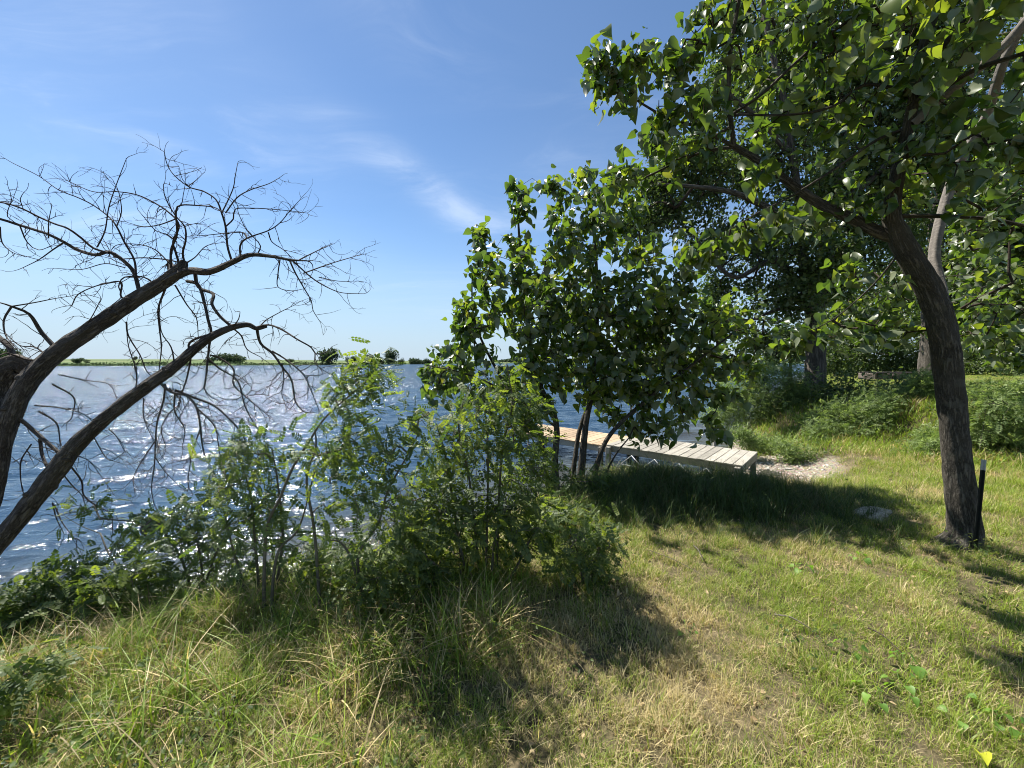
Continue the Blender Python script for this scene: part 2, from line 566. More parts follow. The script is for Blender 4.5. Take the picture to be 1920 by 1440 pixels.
def grass_mat(name, greens, straw, dry_lo, dry_hi, scale=1.1, tf=.35):
    m, N = new_mat(name)
    at = N.n('ShaderNodeAttribute', attribute_name='rnd')
    geo = N.n('ShaderNodeNewGeometry')
    nz = N.n('ShaderNodeTexNoise', {'Vector': geo.outputs['Position'], 'Scale': scale, 'Detail': 4.0, 'Roughness': .6})
    nz2 = N.n('ShaderNodeTexNoise', {'Vector': geo.outputs['Position'], 'Scale': 7.0, 'Detail': 2.0})
    g = N.ramp(N.math('FRACT', N.math('MULTIPLY', at.outputs['Fac'], 7.31)), [(0, greens[0]), (.6, greens[1]), (1, greens[2])])
    g = N.mix(N.maprange(nz2.outputs[0], .3, .7, 0, .35), g, greens[2])
    st = N.ramp(N.math('FRACT', N.math('MULTIPLY', at.outputs['Fac'], 13.7)), [(0, [c * .33 for c in straw]), (1, straw)])
    dist = N.n('ShaderNodeVectorMath', {0: geo.outputs['Position'], 1: (.55, 2.0, 0)}, operation='DISTANCE')
    patch = N.maprange(dist.outputs['Value'], .3, 1.15, .17, 0)
    dry = N.maprange(N.math('ADD', nz.outputs[0], patch), dry_lo, dry_hi, 0, 1)
    # each blade is dry or green: compare its own number with the dryness of its place
    isdry = N.math('GREATER_THAN', N.math('ADD', N.math('MULTIPLY', dry, .85), N.math('MULTIPLY', nz2.outputs[0], .2)), at.outputs['Fac'])
    col = N.mix(isdry, g, st)
    pr = N.n('ShaderNodeBsdfPrincipled', {'Base Color': col, 'Roughness': .5, 'Specular IOR Level': .35})
    tr = N.n('ShaderNodeBsdfTranslucent', {'Color': N.mix(1.0, col, (1.5, 1.5, .8), 'MULTIPLY')})
    mx = N.n('ShaderNodeMixShader', {0: tf, 1: pr.outputs[0], 2: tr.outputs[0]})
    out(N, mx)
    return m


M['lawn'] = grass_mat('lawn_blades', [(.10, .165, .02), (.20, .28, .035), (.34, .41, .06)], (.72, .60, .33), .42, .76, 1.3)
M['tall'] = grass_mat('tall_blades', [(.08, .145, .02), (.17, .26, .03), (.31, .40, .06)], (.66, .53, .28), .38, .80, 1.6)
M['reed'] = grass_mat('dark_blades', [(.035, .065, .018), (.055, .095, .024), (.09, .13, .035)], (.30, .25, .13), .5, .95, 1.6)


def ground_mat():
    m, N = new_mat('ground_soil')
    geo = N.n('ShaderNodeNewGeometry')
    pos = geo.outputs['Position']
    sx = N.n('ShaderNodeSeparateXYZ', {0: pos})
    a = N.n('ShaderNodeAttribute', attribute_name='shore')     # metres inland of the waterline
    far = N.n('ShaderNodeAttribute', attribute_name='far')
    n1 = N.n('ShaderNodeTexNoise', {'Vector': pos, 'Scale': 1.3, 'Detail': 6.0, 'Roughness': .65})
    n2 = N.n('ShaderNodeTexNoise', {'Vector': pos, 'Scale': 38.0, 'Detail': 5.0, 'Roughness': .7})
    n3 = N.n('ShaderNodeTexNoise', {'Vector': pos, 'Scale': 9.0, 'Detail': 4.0})
    lawn = N.ramp(N.math('ADD', N.math('MULTIPLY', n1.outputs[0], .55), N.math('MULTIPLY', n2.outputs[0], .45)),
                  [(.32, (.03, .03, .016)), (.45, (.07, .065, .032)), (.56, (.15, .12, .07)), (.72, (.28, .22, .13))])
    green = N.ramp(n3.outputs[0], [(.3, (.07, .10, .025)), (.7, (.15, .18, .045))])
    inland = N.maprange(sx.outputs[2], .35, .75)
    lawn = N.mix(inland, lawn, green)
    vo = N.n('ShaderNodeTexVoronoi', {'Vector': pos, 'Scale': 30.0})
    peb = N.mix(N.maprange(n2.outputs[0], .3, .7), (.16, .13, .10), (.42, .37, .29))
    peb = N.mix(.35, peb, vo.outputs['Color'], 'MULTIPLY')
    shore = N.maprange(a.outputs['Fac'], .25, 1.1)
    col = N.mix(shore, peb, lawn)
    fcol = N.ramp(N.n('ShaderNodeTexNoise', {'Vector': N.n('ShaderNodeMapping', {0: pos, 3: (.004, .02, 1)}).outputs[0], 'Scale': 1.0, 'Detail': 6.0}).outputs[0],
                  [(.35, (.06, .10, .035)), (.5, (.10, .14, .05)), (.65, (.17, .18, .08))])
    fcol = N.mix(N.maprange(a.outputs['Fac'], 6, 30), (.045, .085, .025), fcol)
    col = N.mix(far.outputs['Fac'], col, fcol)
    bp = N.n('ShaderNodeBump', {'Strength': .8, 'Distance': .02, 'Height': N.math('ADD', n2.outputs[0], N.math('MULTIPLY', n3.outputs[0], .6))})
    pr = N.n('ShaderNodeBsdfPrincipled', {'Base Color': col, 'Roughness': .95, 'Specular IOR Level': .1, 'Normal': bp.outputs[0]})
    out(N, pr)
    return m


def water_mat():
    m, N = new_mat('lake_water')
    geo = N.n('ShaderNodeNewGeometry')
    pos = geo.outputs['Position']
    a = N.n('ShaderNodeAttribute', attribute_name='shallow')
    far = N.n('ShaderNodeAttribute', attribute_name='dist')
    mp = N.n('ShaderNodeMapping', {0: pos, 2: (0, 0, R(-18)), 3: (.5, 1.0, 1)})
    n1 = N.n('ShaderNodeTexNoise', {'Vector': mp.outputs[0], 'Scale': 5.5, 'Detail': 5.0, 'Roughness': .62, 'Distortion': .3})
    n2 = N.n('ShaderNodeTexNoise', {'Vector': mp.outputs[0], 'Scale': 1.9, 'Detail': 4.0, 'Roughness': .65, 'Distortion': .2})
    n0 = N.n('ShaderNodeTexNoise', {'Vector': mp.outputs[0], 'Scale': 14.0, 'Detail': 4.0, 'Roughness': .6, 'Distortion': .2})
    b0_ = N.n('ShaderNodeBump', {'Strength': .5, 'Distance': .010, 'Height': n0.outputs[0]})
    b1 = N.n('ShaderNodeBump', {'Strength': N.maprange(far.outputs['Fac'], 8, 50, .75, .5), 'Distance': .05, 'Height': n1.outputs[0], 'Normal': b0_.outputs[0]})
    b2 = N.n('ShaderNodeBump', {'Strength': N.maprange(far.outputs['Fac'], 6, 30, 0.25, 1.0), 'Distance': .38, 'Height': n2.outputs[0], 'Normal': b1.outputs[0]})
    col = N.mix(a.outputs['Fac'], (.017, .040, .070), (.048, .047, .036))
    # seen along the surface, only wave faces tilted to the eye show, so the mirror share levels off
    fr = N.n('ShaderNodeFresnel', {'IOR': 1.333, 'Normal': b2.outputs[0]})
    fac = N.math('MINIMUM', fr.outputs[0], N.maprange(far.outputs['Fac'], 5, 60, .6, .32))
    df = N.n('ShaderNodeBsdfDiffuse', {'Color': col})
    gl = N.n('ShaderNodeBsdfGlossy', {'Color': (.95, .97, 1.0), 'Roughness': N.maprange(far.outputs['Fac'], 4, 60, .07, .12), 'Normal': b2.outputs[0]})
    pr = N.n('ShaderNodeMixShader', {0: fac, 1: df.outputs[0], 2: gl.outputs[0]})
    out(N, pr)
    return m


def wood_mat(name, c0, c1, c2):
    m, N = new_mat(name)
    tcn = N.n('ShaderNodeTexCoord')
    oi = N.n('ShaderNodeObjectInfo')
    off = N.n('ShaderNodeCombineXYZ', {0: N.math('MULTIPLY', oi.outputs['Random'], 40), 1: N.math('MULTIPLY', oi.outputs['Random'], 17), 2: 0.0})
    va = N.n('ShaderNodeVectorMath', {0: tcn.outputs['Object'], 1: off.outputs[0]}, operation='ADD')
    mp = N.n('ShaderNodeMapping', {0: va.outputs[0], 3: (60, 3, 60)})
    g = N.n('ShaderNodeTexNoise', {'Vector': mp.outputs[0], 'Scale': 1.0, 'Detail': 6.0, 'Roughness': .65, 'Distortion': .5})
    st = N.n('ShaderNodeTexNoise', {'Vector': va.outputs[0], 'Scale': 5.0, 'Detail': 3.0})
    col = N.ramp(g.outputs[0], [(.25, c0), (.5, c1), (.8, c2)])
    col = N.mix(N.maprange(st.outputs[0], .4, .7, 0, .35), col, [x * .55 for x in c1])
    val = N.math('ADD', .72, N.math('MULTIPLY', oi.outputs['Random'], .42))
    hs = N.n('ShaderNodeHueSaturation', {'Value': val, 'Color': col})
    bp = N.n('ShaderNodeBump', {'Strength': .4, 'Distance': .004, 'Height': g.outputs[0]})
    pr = N.n('ShaderNodeBsdfPrincipled', {'Base Color': hs.outputs[0], 'Roughness': .8, 'Specular IOR Level': .25, 'Normal': bp.outputs[0]})
    out(N, pr)
    return m


def plain(name, col, rough=.6, metal=0.0, noise=.25, scale=20, bump=.2, spec=.4):
    m, N = new_mat(name)
    tcn = N.n('ShaderNodeTexCoord')
    nz = N.n('ShaderNodeTexNoise', {'Vector': tcn.outputs['Object'], 'Scale': scale, 'Detail': 6.0, 'Roughness': .65})
    c = N.mix(N.maprange(nz.outputs[0], .3, .7), [x * (1 - noise) for x in col], [min(1, x * (1 + noise)) for x in col])
    bp = N.n('ShaderNodeBump', {'Strength': bump, 'Distance': .01, 'Height': nz.outputs[0]})
    pr = N.n('ShaderNodeBsdfPrincipled', {'Base Color': c, 'Roughness': rough, 'Metallic': metal, 'Specular IOR Level': spec, 'Normal': bp.outputs[0]})
    out(N, pr)
    return m


M['ground'] = ground_mat()
M['water'] = water_mat()
M['deck_grey'] = wood_mat('weathered_deck', (.20, .185, .155), (.36, .335, .285), (.50, .47, .41))
M['deck_tan'] = wood_mat('newer_deck', (.26, .18, .11), (.42, .31, .20), (.54, .42, .29))
M['beam'] = wood_mat('weathered_beam', (.18, .165, .14), (.31, .29, .25), (.44, .41, .36))
M['galv'] = plain('galvanised_metal', (.55, .56, .56), .5, .5, .15)
M['post'] = plain('dark_steel_post', (.012, .015, .014), .5, .3, .3, 40)
M['postcap'] = plain('grey_paint', (.35, .37, .35), .6, 0, .2)
M['stone'] = plain('pale_stone', (.42, .36, .28), .9, 0, .45, 26, 1.0, .2)
M['stone2'] = plain('grey_stone', (.34, .32, .28), .9, 0, .4, 30, .9, .2)
M['brick'] = plain('dark_ring_block', (.13, .105, .09), .9, 0, .35, 20, .5, .2)
M['charred'] = plain('charred_timber', (.05, .045, .04), .9, 0, .4, 20, .5, .2)

# ------------------------------------------------------------------ ground and water sheets
def polar(rs, az):
    r, a = np.meshgrid(rs, az, indexing='ij')
    return r * np.sin(a), r * np.cos(a)


def grid_faces(nr, na, wrap=False):
    i = np.arange(nr - 1)[:, None]
    j = np.arange(na if wrap else na - 1)[None]
    j2 = (j + 1) % na
    return np.stack([i * na + j, (i + 1) * na + j, (i + 1) * na + j2, i * na + j2], -1).reshape(-1, 4)


az = np.unique(np.concatenate([np.linspace(-70, 70, 421), np.linspace(70, 290, 111)]))[:-1]
az = np.radians(az)
rs = np.concatenate([[.05, .4, .8], np.geomspace(1.1, 40, 150), np.geomspace(42, 9000, 80)])
gx, gy = polar(rs, az)
gz = ground(gx, gy)
s_in = -sdist(LAKE, gx, gy)
me = mesh_np('ground', np.stack([gx, gy, gz], -1).reshape(-1, 3), [grid_faces(len(rs), len(az), True)[:, ::-1]], M['ground'])
a = me.attributes.new('shore', 'FLOAT', 'POINT'); a.data.foreach_set('value', (s_in - 2.6 * BEACH(gx, gy)).ravel().astype(np.float32))
a = me.attributes.new('far', 'FLOAT', 'POINT'); a.data.foreach_set('value', sm((np.hypot(gx, gy) - 60) / 60).ravel().astype(np.float32))
g_ob = tag(link('ground', me), 'grassy shore, beach and far fields', kind='structure')

# waves: a sum of short steep wind waves running towards the shore
NW = 56
wl = RNG.uniform(.22, 1.5, NW)
wdir = R(-72) + RNG.normal(0, .36, NW)        # travelling towards the bank
wk = 2 * np.pi / wl
wa = .0042 * wl ** .9
wph = RNG.uniform(0, 6.28, NW)


def waves(x, y, fade):
    dx = np.zeros_like(x); dy = np.zeros_like(x); z = np.zeros_like(x)
    for k in range(NW):
        c, s = math.cos(wdir[k]), math.sin(wdir[k])
        ph = wk[k] * (c * x + s * y) + wph[k] + .5 * np.sin(.31 * x + .23 * y + k)
        # drop waves the grid cannot carry
        f = np.clip((wl[k] - fade) / fade, 0, 1)
        z += f * wa[k] * np.cos(ph)
        dx -= f * 1.0 * wa[k] * c * np.sin(ph)
        dy -= f * 1.0 * wa[k] * s * np.sin(ph)
    return dx, dy, z


waz = np.radians(np.concatenate([np.linspace(-100, -66, 18)[:-1], np.linspace(-66, 42, 620), np.linspace(42, 80, 20)[1:]]))
wr = np.concatenate([np.geomspace(1.8, 40, 520), np.geomspace(41, 9000, 60)])
wx, wy = polar(wr, waz)
spacing = np.gradient(wr)[:, None] * np.ones(len(waz))[None]
spacing = np.maximum(spacing, wr[:, None] * .0035)
dx, dy, dz = waves(wx, wy, spacing * 3)
inside = sdist(LAKE, wx, wy)
calm = .25 + .75 * sm((inside + .2) / 2.0)
V_ = np.stack([wx + dx * calm, wy + dy * calm, WATER + dz * calm], -1).reshape(-1, 3)
fc = grid_faces(len(wr), len(waz))[:, ::-1]
keep = (inside.ravel()[fc] > -1.2).any(1)
me = mesh_np('lake_water', V_, [fc[keep]], M['water'])
a = me.attributes.new('shallow', 'FLOAT', 'POINT'); a.data.foreach_set('value', (1 - sm((inside - .2) / 3.2)).ravel().astype(np.float32))
a = me.attributes.new('dist', 'FLOAT', 'POINT'); a.data.foreach_set('value', np.hypot(wx, wy).ravel().astype(np.float32))
tag(link('lake_water', me), 'wind-rippled blue lake water', kind='structure')

# ------------------------------------------------------------------ woody plants
def chain_nodes(paths, step=.12):
    pts = []; rad = []
    for p in paths:
        q = catmull(p, step)
        pts.append(q[:, :3]); rad.append(q[:, 3])
    return np.vstack(pts), np.concatenate(rad)


def blob_points(blobs, rng):
    """blobs: centre, radii(3), count"""
    out_ = []
    for c, r, n in blobs:
        d = nrm(rng.normal(size=(n, 3))) * (rng.random((n, 1)) ** .42)
        g_ = rng.random((n, 1)) < .25
        d = np.where(g_, rng.normal(0, .62, (n, 3)), d)
        out_.append(np.asarray(c) + d * np.asarray(r))
    return np.vstack(out_)


def grow(seed_pts, targets, rng, jit=.12):
    """joins every target to the nearest grown node, nearest first; returns segments and radii"""
    nodes = [*seed_pts]
    A = np.array(seed_pts); nA = len(A)
    buf = np.zeros((nA + len(targets) * 2, 3)); buf[:nA] = A
    parent = np.full(len(buf), -1, int)
    d0 = np.full(len(targets), 1e9)
    for i in range(0, nA):
        d0 = np.minimum(d0, np.linalg.norm(targets - A[i], axis=1))
    order = np.argsort(d0)
    n = nA; ends = []
    for ti in order:
        t = targets[ti]
        dd = np.linalg.norm(buf[:n] - t, axis=1)
        k = int(np.argmin(dd))
        L = dd[k]
        mid = (buf[k] * .5 + t * .5) + rng.normal(0, jit * L, 3)
        buf[n] = mid; parent[n] = k
        buf[n + 1] = t; parent[n + 1] = n
        ends.append(n + 1)
        n += 2
    w = np.zeros(n)
    w[ends] = 1
    for i in range(n - 1, nA - 1, -1):
        w[parent[i]] += w[i]
    return buf[:n], parent[:n], w[:n], nA, np.array(ends)


def leafy(base, label, cat, name, limbs, blobs, leafs, mat, leaf_len, per, bark, twigmat, group=None, twig_r=.0028, tw_pow=.42,
          nparts=0, part_name='leaf', droop=.5, up=1.0, spread=.05, seed=1, wind=(0, 0, 0), limb_name='limb', jit=.12, k=12, trunk_mats=None,
          rough=.05, flare=.0, spacing=.1, max_r=.04, outw=.6, flip=.12):
    """a tree or shrub: Empty > trunk, limb..., twigs, foliage (+ its nearest leaves one by one)"""
    rng = np.random.default_rng(seed)
    root = thing(name, base, label, cat, group)
    org = np.array(base, float)
    for i, lp in enumerate(limbs):
        tb = Tubes()
        lp = np.asarray(lp, float)
        rmax = lp[:, 3].max()
        kk = k if rmax > .03 else 7
        tb.add(lp, k=kk, step=max(.022, rmax * (.18 if i == 0 else .5)), rough=rough if rmax > .02 else 0, seed=i + seed, flare=flare if i == 0 else 0)
        mt = bark if trunk_mats is None else trunk_mats[i]
        tb.build('trunk' if i == 0 else limb_name, mt, root, org)
    sp, _ = chain_nodes([np.asarray(l, float) for l in limbs], spacing)
    # start twigs off the wood, not low on the trunk
    zmin = min(b[0][2] - b[1][2] for b in blobs)
    sp2 = sp[sp[:, 2] > zmin - .3]
    if len(sp2) < 3: sp2 = sp
    tg = blob_points(blobs, rng)
    tg = tg[tg[:, 2] > ground(tg[:, 0], tg[:, 1]) + .02]
    buf, par, w, nA, ends = grow(sp2, tg, rng, jit)
    i = np.arange(nA, len(buf))
    rr = np.minimum(twig_r * w[i] ** tw_pow, max_r)
    rp = np.where(par[i] >= nA, np.minimum(twig_r * w[par[i]] ** tw_pow, rr * 1.4), rr * 1.15)
    tw = segs_mesh('twigs', buf[par[i]], buf[i], rp, rr, twigmat, root, org, 4)
    tw['kind'] = 'stuff'
    # leaves along the last twigs
    e = np.repeat(ends, per)
    n = len(e)
    t = rng.uniform(-.2, 1.1, n)[:, None]
    a_, b_ = buf[par[e]], buf[e]
    tdir = nrm(b_ - a_)
    o = a_ * (1 - t) + b_ * t + rng.normal(0, spread, (n, 3))
    side = nrm(rng.normal(size=(n, 3)))
    d = nrm(tdir * outw + side * .9 + np.array([0, 0, -droop]) + np.asarray(wind))
    nn = nrm(np.array([0, 0, up]) + rng.normal(0, .55, (n, 3)))
    nn = np.where(rng.random((n, 1)) < flip, -nn, nn)
    rot = frames(d, nn)
    sc = leaf_len * rng.uniform(.45, 1.25, n)
    ok = o[:, 2] > ground(o[:, 0], o[:, 1]) + .02
    o, rot, sc = o[ok], rot[ok], sc[ok]
    n = len(o)
    rn = rng.random(n)
    which = rng.integers(0, len(leafs), n)
    part = np.zeros(n, bool)
    if nparts:
        camp = np.array([0, 0, EYE])
        rel = o - camp
        fw = rel[:, 1] * CP - rel[:, 2] * SP
        uu = rel[:, 0] / np.maximum(fw, .1); vv = (rel[:, 2] * CP + rel[:, 1] * SP) / np.maximum(fw, .1)
        vis = (fw > .3) & (abs(uu) < 1.3) & (abs(vv) < .98)
        score = np.where(vis, sc / np.maximum(fw, .3), 0) * rng.uniform(.85, 1.15, n)
        part[np.argsort(-score)[:nparts]] = True
    lm = [mesh_np(part_name, tv, tf, mat) for tv, tf in leafs] if nparts else None
    V = []; Fq = []; Ft = []; Rn = []; c = 0
    for wi, tm in enumerate(leafs):
        m_ = (which == wi) & ~part
        if not m_.any(): continue
        vs, fs, r_ = scatter(tm, o[m_] - org, rot[m_], sc[m_], rng, rn[m_])
        for f in fs: (Ft if f.shape[1] == 3 else Fq).append(f + c)
        V.append(vs); Rn.append(r_); c += len(vs)
    fl = []
    if Ft: fl.append(np.vstack(Ft))
    if Fq: fl.append(np.vstack(Fq))
    if not fl: return root
    fo = link('foliage', mesh_np('foliage', np.vstack(V), fl, mat, rnd=np.concatenate(Rn), smooth=mat is M['linden']), root)
    fo['kind'] = 'stuff'
    for q in np.nonzero(part)[0]:
        ob = bpy.data.objects.new(part_name, lm[which[q]])
        m4 = np.eye(4); m4[:3, :3] = rot[q] * sc[q]; m4[:3, 3] = o[q] - org
        ob.matrix_basis = Matrix(m4.tolist())
        ob.parent = root
        scn.collection.objects.link(ob)
    return root


def pb(l, Ydef, dens, depth=1.0, jitY=0.0, nmin=6, seed=0):
    """blobs from pixel, radius in px, own distance"""
    rg = np.random.default_rng(seed + 5)
    outl = []
    for t in l:
        px, py, rp = t[:3]
        Y = (t[3] if len(t) > 3 else Ydef) + rg.uniform(-jitY, jitY)
        r = rp / 720. * Y
        rd = max(r, .12) * depth
        n = max(nmin, int(dens * r * r * rd * 4.2 ** 1))
        outl.append((P(px, py, Y), (r, rd, r), n))
    return outl


def pl(pts, Y0, Y1, ws, we=None):
    """limb from pixel points; Y runs from Y0 to Y1; widths in metres (radius)"""
    n = len(pts); o = []
    for i, p in enumerate(pts):
        t = i / (n - 1)
        Y = p[2] if len(p) > 2 else Y0 + (Y1 - Y0) * t
        r = ws if we is None else ws + (we - ws) * t
        o.append((*P(p[0], p[1], Y), r))
    return o


# --- the big linden on the right
b0 = GY(1812, 3.42)
trunk = [(b0[0], b0[1], b0[2] - .08, .125)]
for px, py, Y, w in [(1808, 1000, 3.42, 68), (1800, 930, 3.42, 62), (1793, 860, 3.42, 60), (1783, 740, 3.4, 58), (1768, 620, 3.36, 60), (1745, 550, 3.32, 56),
                     (1712, 492, 3.28, 54), (1688, 448, 3.25, 52), (1672, 405, 3.2, 40), (1680, 340, 3.1, 32), (1697, 260, 3.0, 27), (1712, 190, 2.9, 24),
                     (1722, 110, 2.8, 20), (1760, 10, 2.65, 18), (1800, -90, 2.5, 14)]:
    pt = P(px, py, Y)
    trunk.append((*pt, w / 720. * Y / 2 * .665))
LIND = [trunk,
        pl([(1690, 450, 3.25), (1640, 432, 3.3), (1580, 402, 3.35), (1530, 378, 3.4), (1470, 335, 3.4), (1420, 300, 3.4), (1376, 274, 3.4)], 0, 0, .05, .024),
        pl([(1768, 575, 3.36), (1762, 540, 3.45), (1752, 480, 3.55), (1762, 420, 3.6), (1785, 340, 3.6), (1815, 275, 3.5), (1850, 215, 3.4), (1880, 120, 3.2), (1915, 50, 3.1), (1960, -60, 3.0)], 0, 0, .046, .024),
        pl([(1706, 235, 2.95), (1750, 195, 2.9), (1800, 155, 2.8), (1870, 98, 2.7), (1940, 20, 2.6)], 0, 0, .036, .025),
        pl([(1712, 190, 2.9), (1760, 170, 2.75), (1830, 130, 2.6), (1920, 100, 2.4)], 0, 0, .02, .012),
        pl([(1376, 274, 3.4), (1368, 200), (1368, 110), (1386, 0), (1400, -60)], 3.4, 3.0, .02, .012),
        pl([(1380, 276, 3.4), (1330, 282), (1280, 300), (1220, 328), (1160, 355), (1120, 362)], 3.4, 3.7, .014, .006),
        pl([(1376, 274, 3.4), (1340, 255), (1320, 240), (1260, 225), (1205, 195), (1160, 165), (1125, 150)], 3.4, 3.3, .016, .005),
        pl([(1372, 215), (1430, 175), (1500, 110), (1560, 60), (1640, 10)], 3.4, 2.9, .013, .01),
        pl([(1700, 240, 3.0), (1640, 265), (1560, 320), (1480, 370), (1420, 400), (1370, 430)], 3.0, 3.5, .012, .006),
        pl([(1700, 170, 2.9), (1620, 160), (1560, 200), (1480, 215), (1380, 215)], 2.9, 3.3, .012, .008),
        pl([(1722, 120, 2.8), (1790, 60), (1830, -20)], 2.8, 2.5, .03, .02),
        pl([(1690, 405, 3.2), (1760, 405), (1850, 410), (1930, 425)], 3.2, 3.0, .018, .012),
        pl([(1690, 470, 3.25), (1650, 520), (1610, 560), (1560, 600), (1500, 630)], 3.3, 3.7, .009, .004)]
LB = pb([(1118, 110, 22), (1140, 150, 24), (1172, 180, 26), (1190, 110, 18), (1222, 128, 26), (1262, 120, 28), (1290, 90, 30), (1262, 190, 34), (1330, 60, 48), (1330, 30, 40), (1310, 190, 30),
         (1225, 245, 34), (1300, 255, 40), (1250, 300, 35), (1180, 320, 22), (1150, 350, 20), (1400, 110, 55), (1460, 50, 65), (1440, 180, 60), (1520, 130, 75), (1510, 250, 65), (1420, 330, 34),
         (1590, 60, 85, 3.1), (1600, 190, 80, 3.2), (1600, 310, 65, 3.3), (1520, 30, 60, 3.2), (1680, 60, 80, 2.9), (1660, 170, 60, 3.1), (1640, 380, 35, 3.3),
         (1700, 20, 60, 2.4), (1770, 60, 90, 2.5), (1800, 200, 85, 2.6), (1860, 290, 80, 2.6), (1900, 100, 90, 2.3), (1890, 400, 60, 2.9), (1760, 300, 50, 3.0), (1910, 250, 50, 2.4), (1850, 20, 80, 2.4),
         (1520, 405, 25, 3.5), (1330, 470, 12, 3.6), (1300, 480, 12, 3.6), (1390, 440, 15, 3.5), (1450, 420, 20, 3.5),
         (1600, 590, 36, 3.6), (1640, 560, 36, 3.6), (1590, 520, 28, 3.6), (1620, 620, 28, 3.6), (1530, 620, 26, 3.7), (1490, 645, 16, 3.7), (1690, 620, 24, 3.7),
         (1850, 560, 60, 4.3), (1900, 500, 65, 4.3), (1870, 640, 45, 4.3), (1900, 600, 50, 4.1), (1830, 440, 50, 4.2), (1700, 360, 30, 3.4)],
        3.35, 62, depth=1.5, jitY=.12, nmin=9, seed=1)
LB += [((3.6, 1.9, 4.6), (1.4, 1.1, .8), 90), ((5.4, 2.6, 5.0), (1.6, 1.6, 1.3), 160)]
tmats = [M['bark_linden']] * len(LIND)
tmats[2] = M['bark_smooth']; tmats[3] = M['bark_smooth']
leafy(b0, 'large leaning linden with dark ridged trunk beside the dark metal stake', 'tree', 'linden_tree', LIND, LB, heart, M['linden'], .10, 6,
      M['bark_linden'], M['twig'], nparts=300, seed=3, droop=.55, up=.8, spread=.05, trunk_mats=tmats, k=44, rough=.06, flare=.35, wind=(.25, -.1, 0.05))

# --- the young linden clump in the middle
b1 = GY(1065, 5.75)
CLUMP = [pl([(1045, 950), (1040, 870), (1042, 790), (1005, 700), (985, 560), (972, 420), (974, 345)], 5.7, 5.9, .062, .008),
         pl([(1085, 945), (1098, 800), (1112, 720), (1120, 560), (1110, 400), (1095, 325)], 5.75, 5.9, .055, .008),
         pl([(1105, 940), (1135, 830), (1200, 760), (1290, 690), (1380, 620)], 5.6, 5.3, .04, .01),
         pl([(1070, 950), (1078, 860), (1095, 780), (1160, 640), (1200, 480), (1185, 380)], 5.8, 6.2, .045, .008),
         pl([(1030, 945), (1012, 820), (935, 700), (890, 600), (885, 500)], 5.7, 5.7, .035, .007),
         pl([(1110, 945), (1150, 860), (1180, 820)], 5.6, 5.5, .02, .008),
         pl([(1042, 800), (960, 740), (870, 700), (800, 685)], 5.7, 5.3, .02, .006)]
for l in CLUMP[:4]:
    x, y, z, r = l[0]; l[0] = (x, y, float(ground(x, y)) - .05, r * 1.15)
CB = pb([(845, 650, 36), (875, 735, 42), (925, 730, 40), (815, 725, 22), (870, 600, 30), (974, 355, 12), (972, 395, 24), (955, 470, 42), (900, 440, 12), (895, 480, 30), (930, 550, 60), (893, 610, 42), (885, 680, 50), (838, 690, 34), (803, 695, 20),
         (1040, 350, 15), (1055, 385, 34), (1100, 345, 34), (1130, 410, 66), (1190, 470, 52), (1060, 480, 62), (1000, 570, 75), (1100, 590, 85), (1200, 570, 66), (1270, 570, 50),
         (1250, 640, 75), (1330, 590, 45), (1390, 600, 34), (1320, 680, 62), (1390, 660, 45), (1200, 700, 75), (1110, 690, 75), (1010, 680, 66), (1240, 780, 52),
         (1180, 800, 26), (1310, 750, 45), (965, 760, 50), (1280, 510, 20), (1150, 350, 18), (1020, 760, 20), (1330, 810, 22), (1145, 770, 28), (1370, 740, 30), (1410, 700, 20)],
        5.8, 92, depth=1.3, jitY=.3, nmin=11, seed=2)
leafy(b1, 'young multi-stemmed linden clump growing at the waterline in front of the dock', 'tree', 'young_linden_tree', CLUMP, CB, heart, M['linden'], .13, 5,
      M['bark_linden'], M['twig'], nparts=300, seed=5, droop=.5, up=.8, spread=.06, limb_name='stem', k=12, wind=(.2, 0, 0))

# --- the oak on the far bank
b2 = GY(1528, 12.0)
OAK = [[(b2[0], b2[1], b2[2] - .3, .33), *pl([(1529, 690), (1530, 620), (1530, 560)], 12, 12, .27, .25), *pl([(1552, 480), (1558, 400), (1590, 250), (1640, 80)], 12, 12.5, .15, .07)],
       pl([(1522, 600), (1508, 520), (1500, 400), (1475, 220), (1440, 60), (1420, -60)], 12, 11.5, .15, .05),
       pl([(1503, 430), (1430, 385), (1370, 360), (1300, 350), (1235, 345)], 12, 11, .12, .03),
       pl([(1510, 540), (1450, 490), (1380, 520), (1330, 480), (1300, 440)], 12, 11, .09, .03),
       pl([(1490, 300), (1430, 230), (1370, 180), (1340, 150)], 11.8, 11, .09, .03),
       pl([(1560, 390), (1640, 330), (1720, 230)], 12, 12, .12, .05),
       pl([(1520, 580), (1460, 580), (1400, 600), (1340, 570)], 12, 10.8, .06, .02)]
OB = pb([(1500, 450, 60, 11.2), (1535, 380, 60, 11.2), (1560, 470, 50, 11.2), (1510, 320, 60, 11.2), (1560, 540, 45, 11.2), (1500, 560, 40, 11.2), (1230, 390, 50), (1275, 300, 45), (1190, 420, 26), (1225, 350, 30), (1260, 320, 50), (1320, 295, 60), (1240, 400, 30), (1300, 400, 55), (1375, 320, 60), (1430, 300, 60), (1380, 200, 55), (1355, 130, 38), (1440, 100, 65), (1500, 200, 80),
         (1560, 90, 90), (1340, 460, 42), (1395, 470, 50), (1450, 420, 60), (1490, 520, 50), (1430, 560, 55), (1345, 545, 34), (1580, 400, 75), (1560, 520, 45), (1590, 330, 60), (1640, 220, 100),
         (1700, 80, 110), (1750, 300, 100), (1680, 420, 60), (1350, 600, 30), (1420, 640, 30), (1500, 20, 70), (1380, 40, 26), (1230, 270, 14), (1640, 480, 50), (1290, 345, 50)],
        13.0, 12.0, depth=1.1, jitY=.9, nmin=40, seed=3)
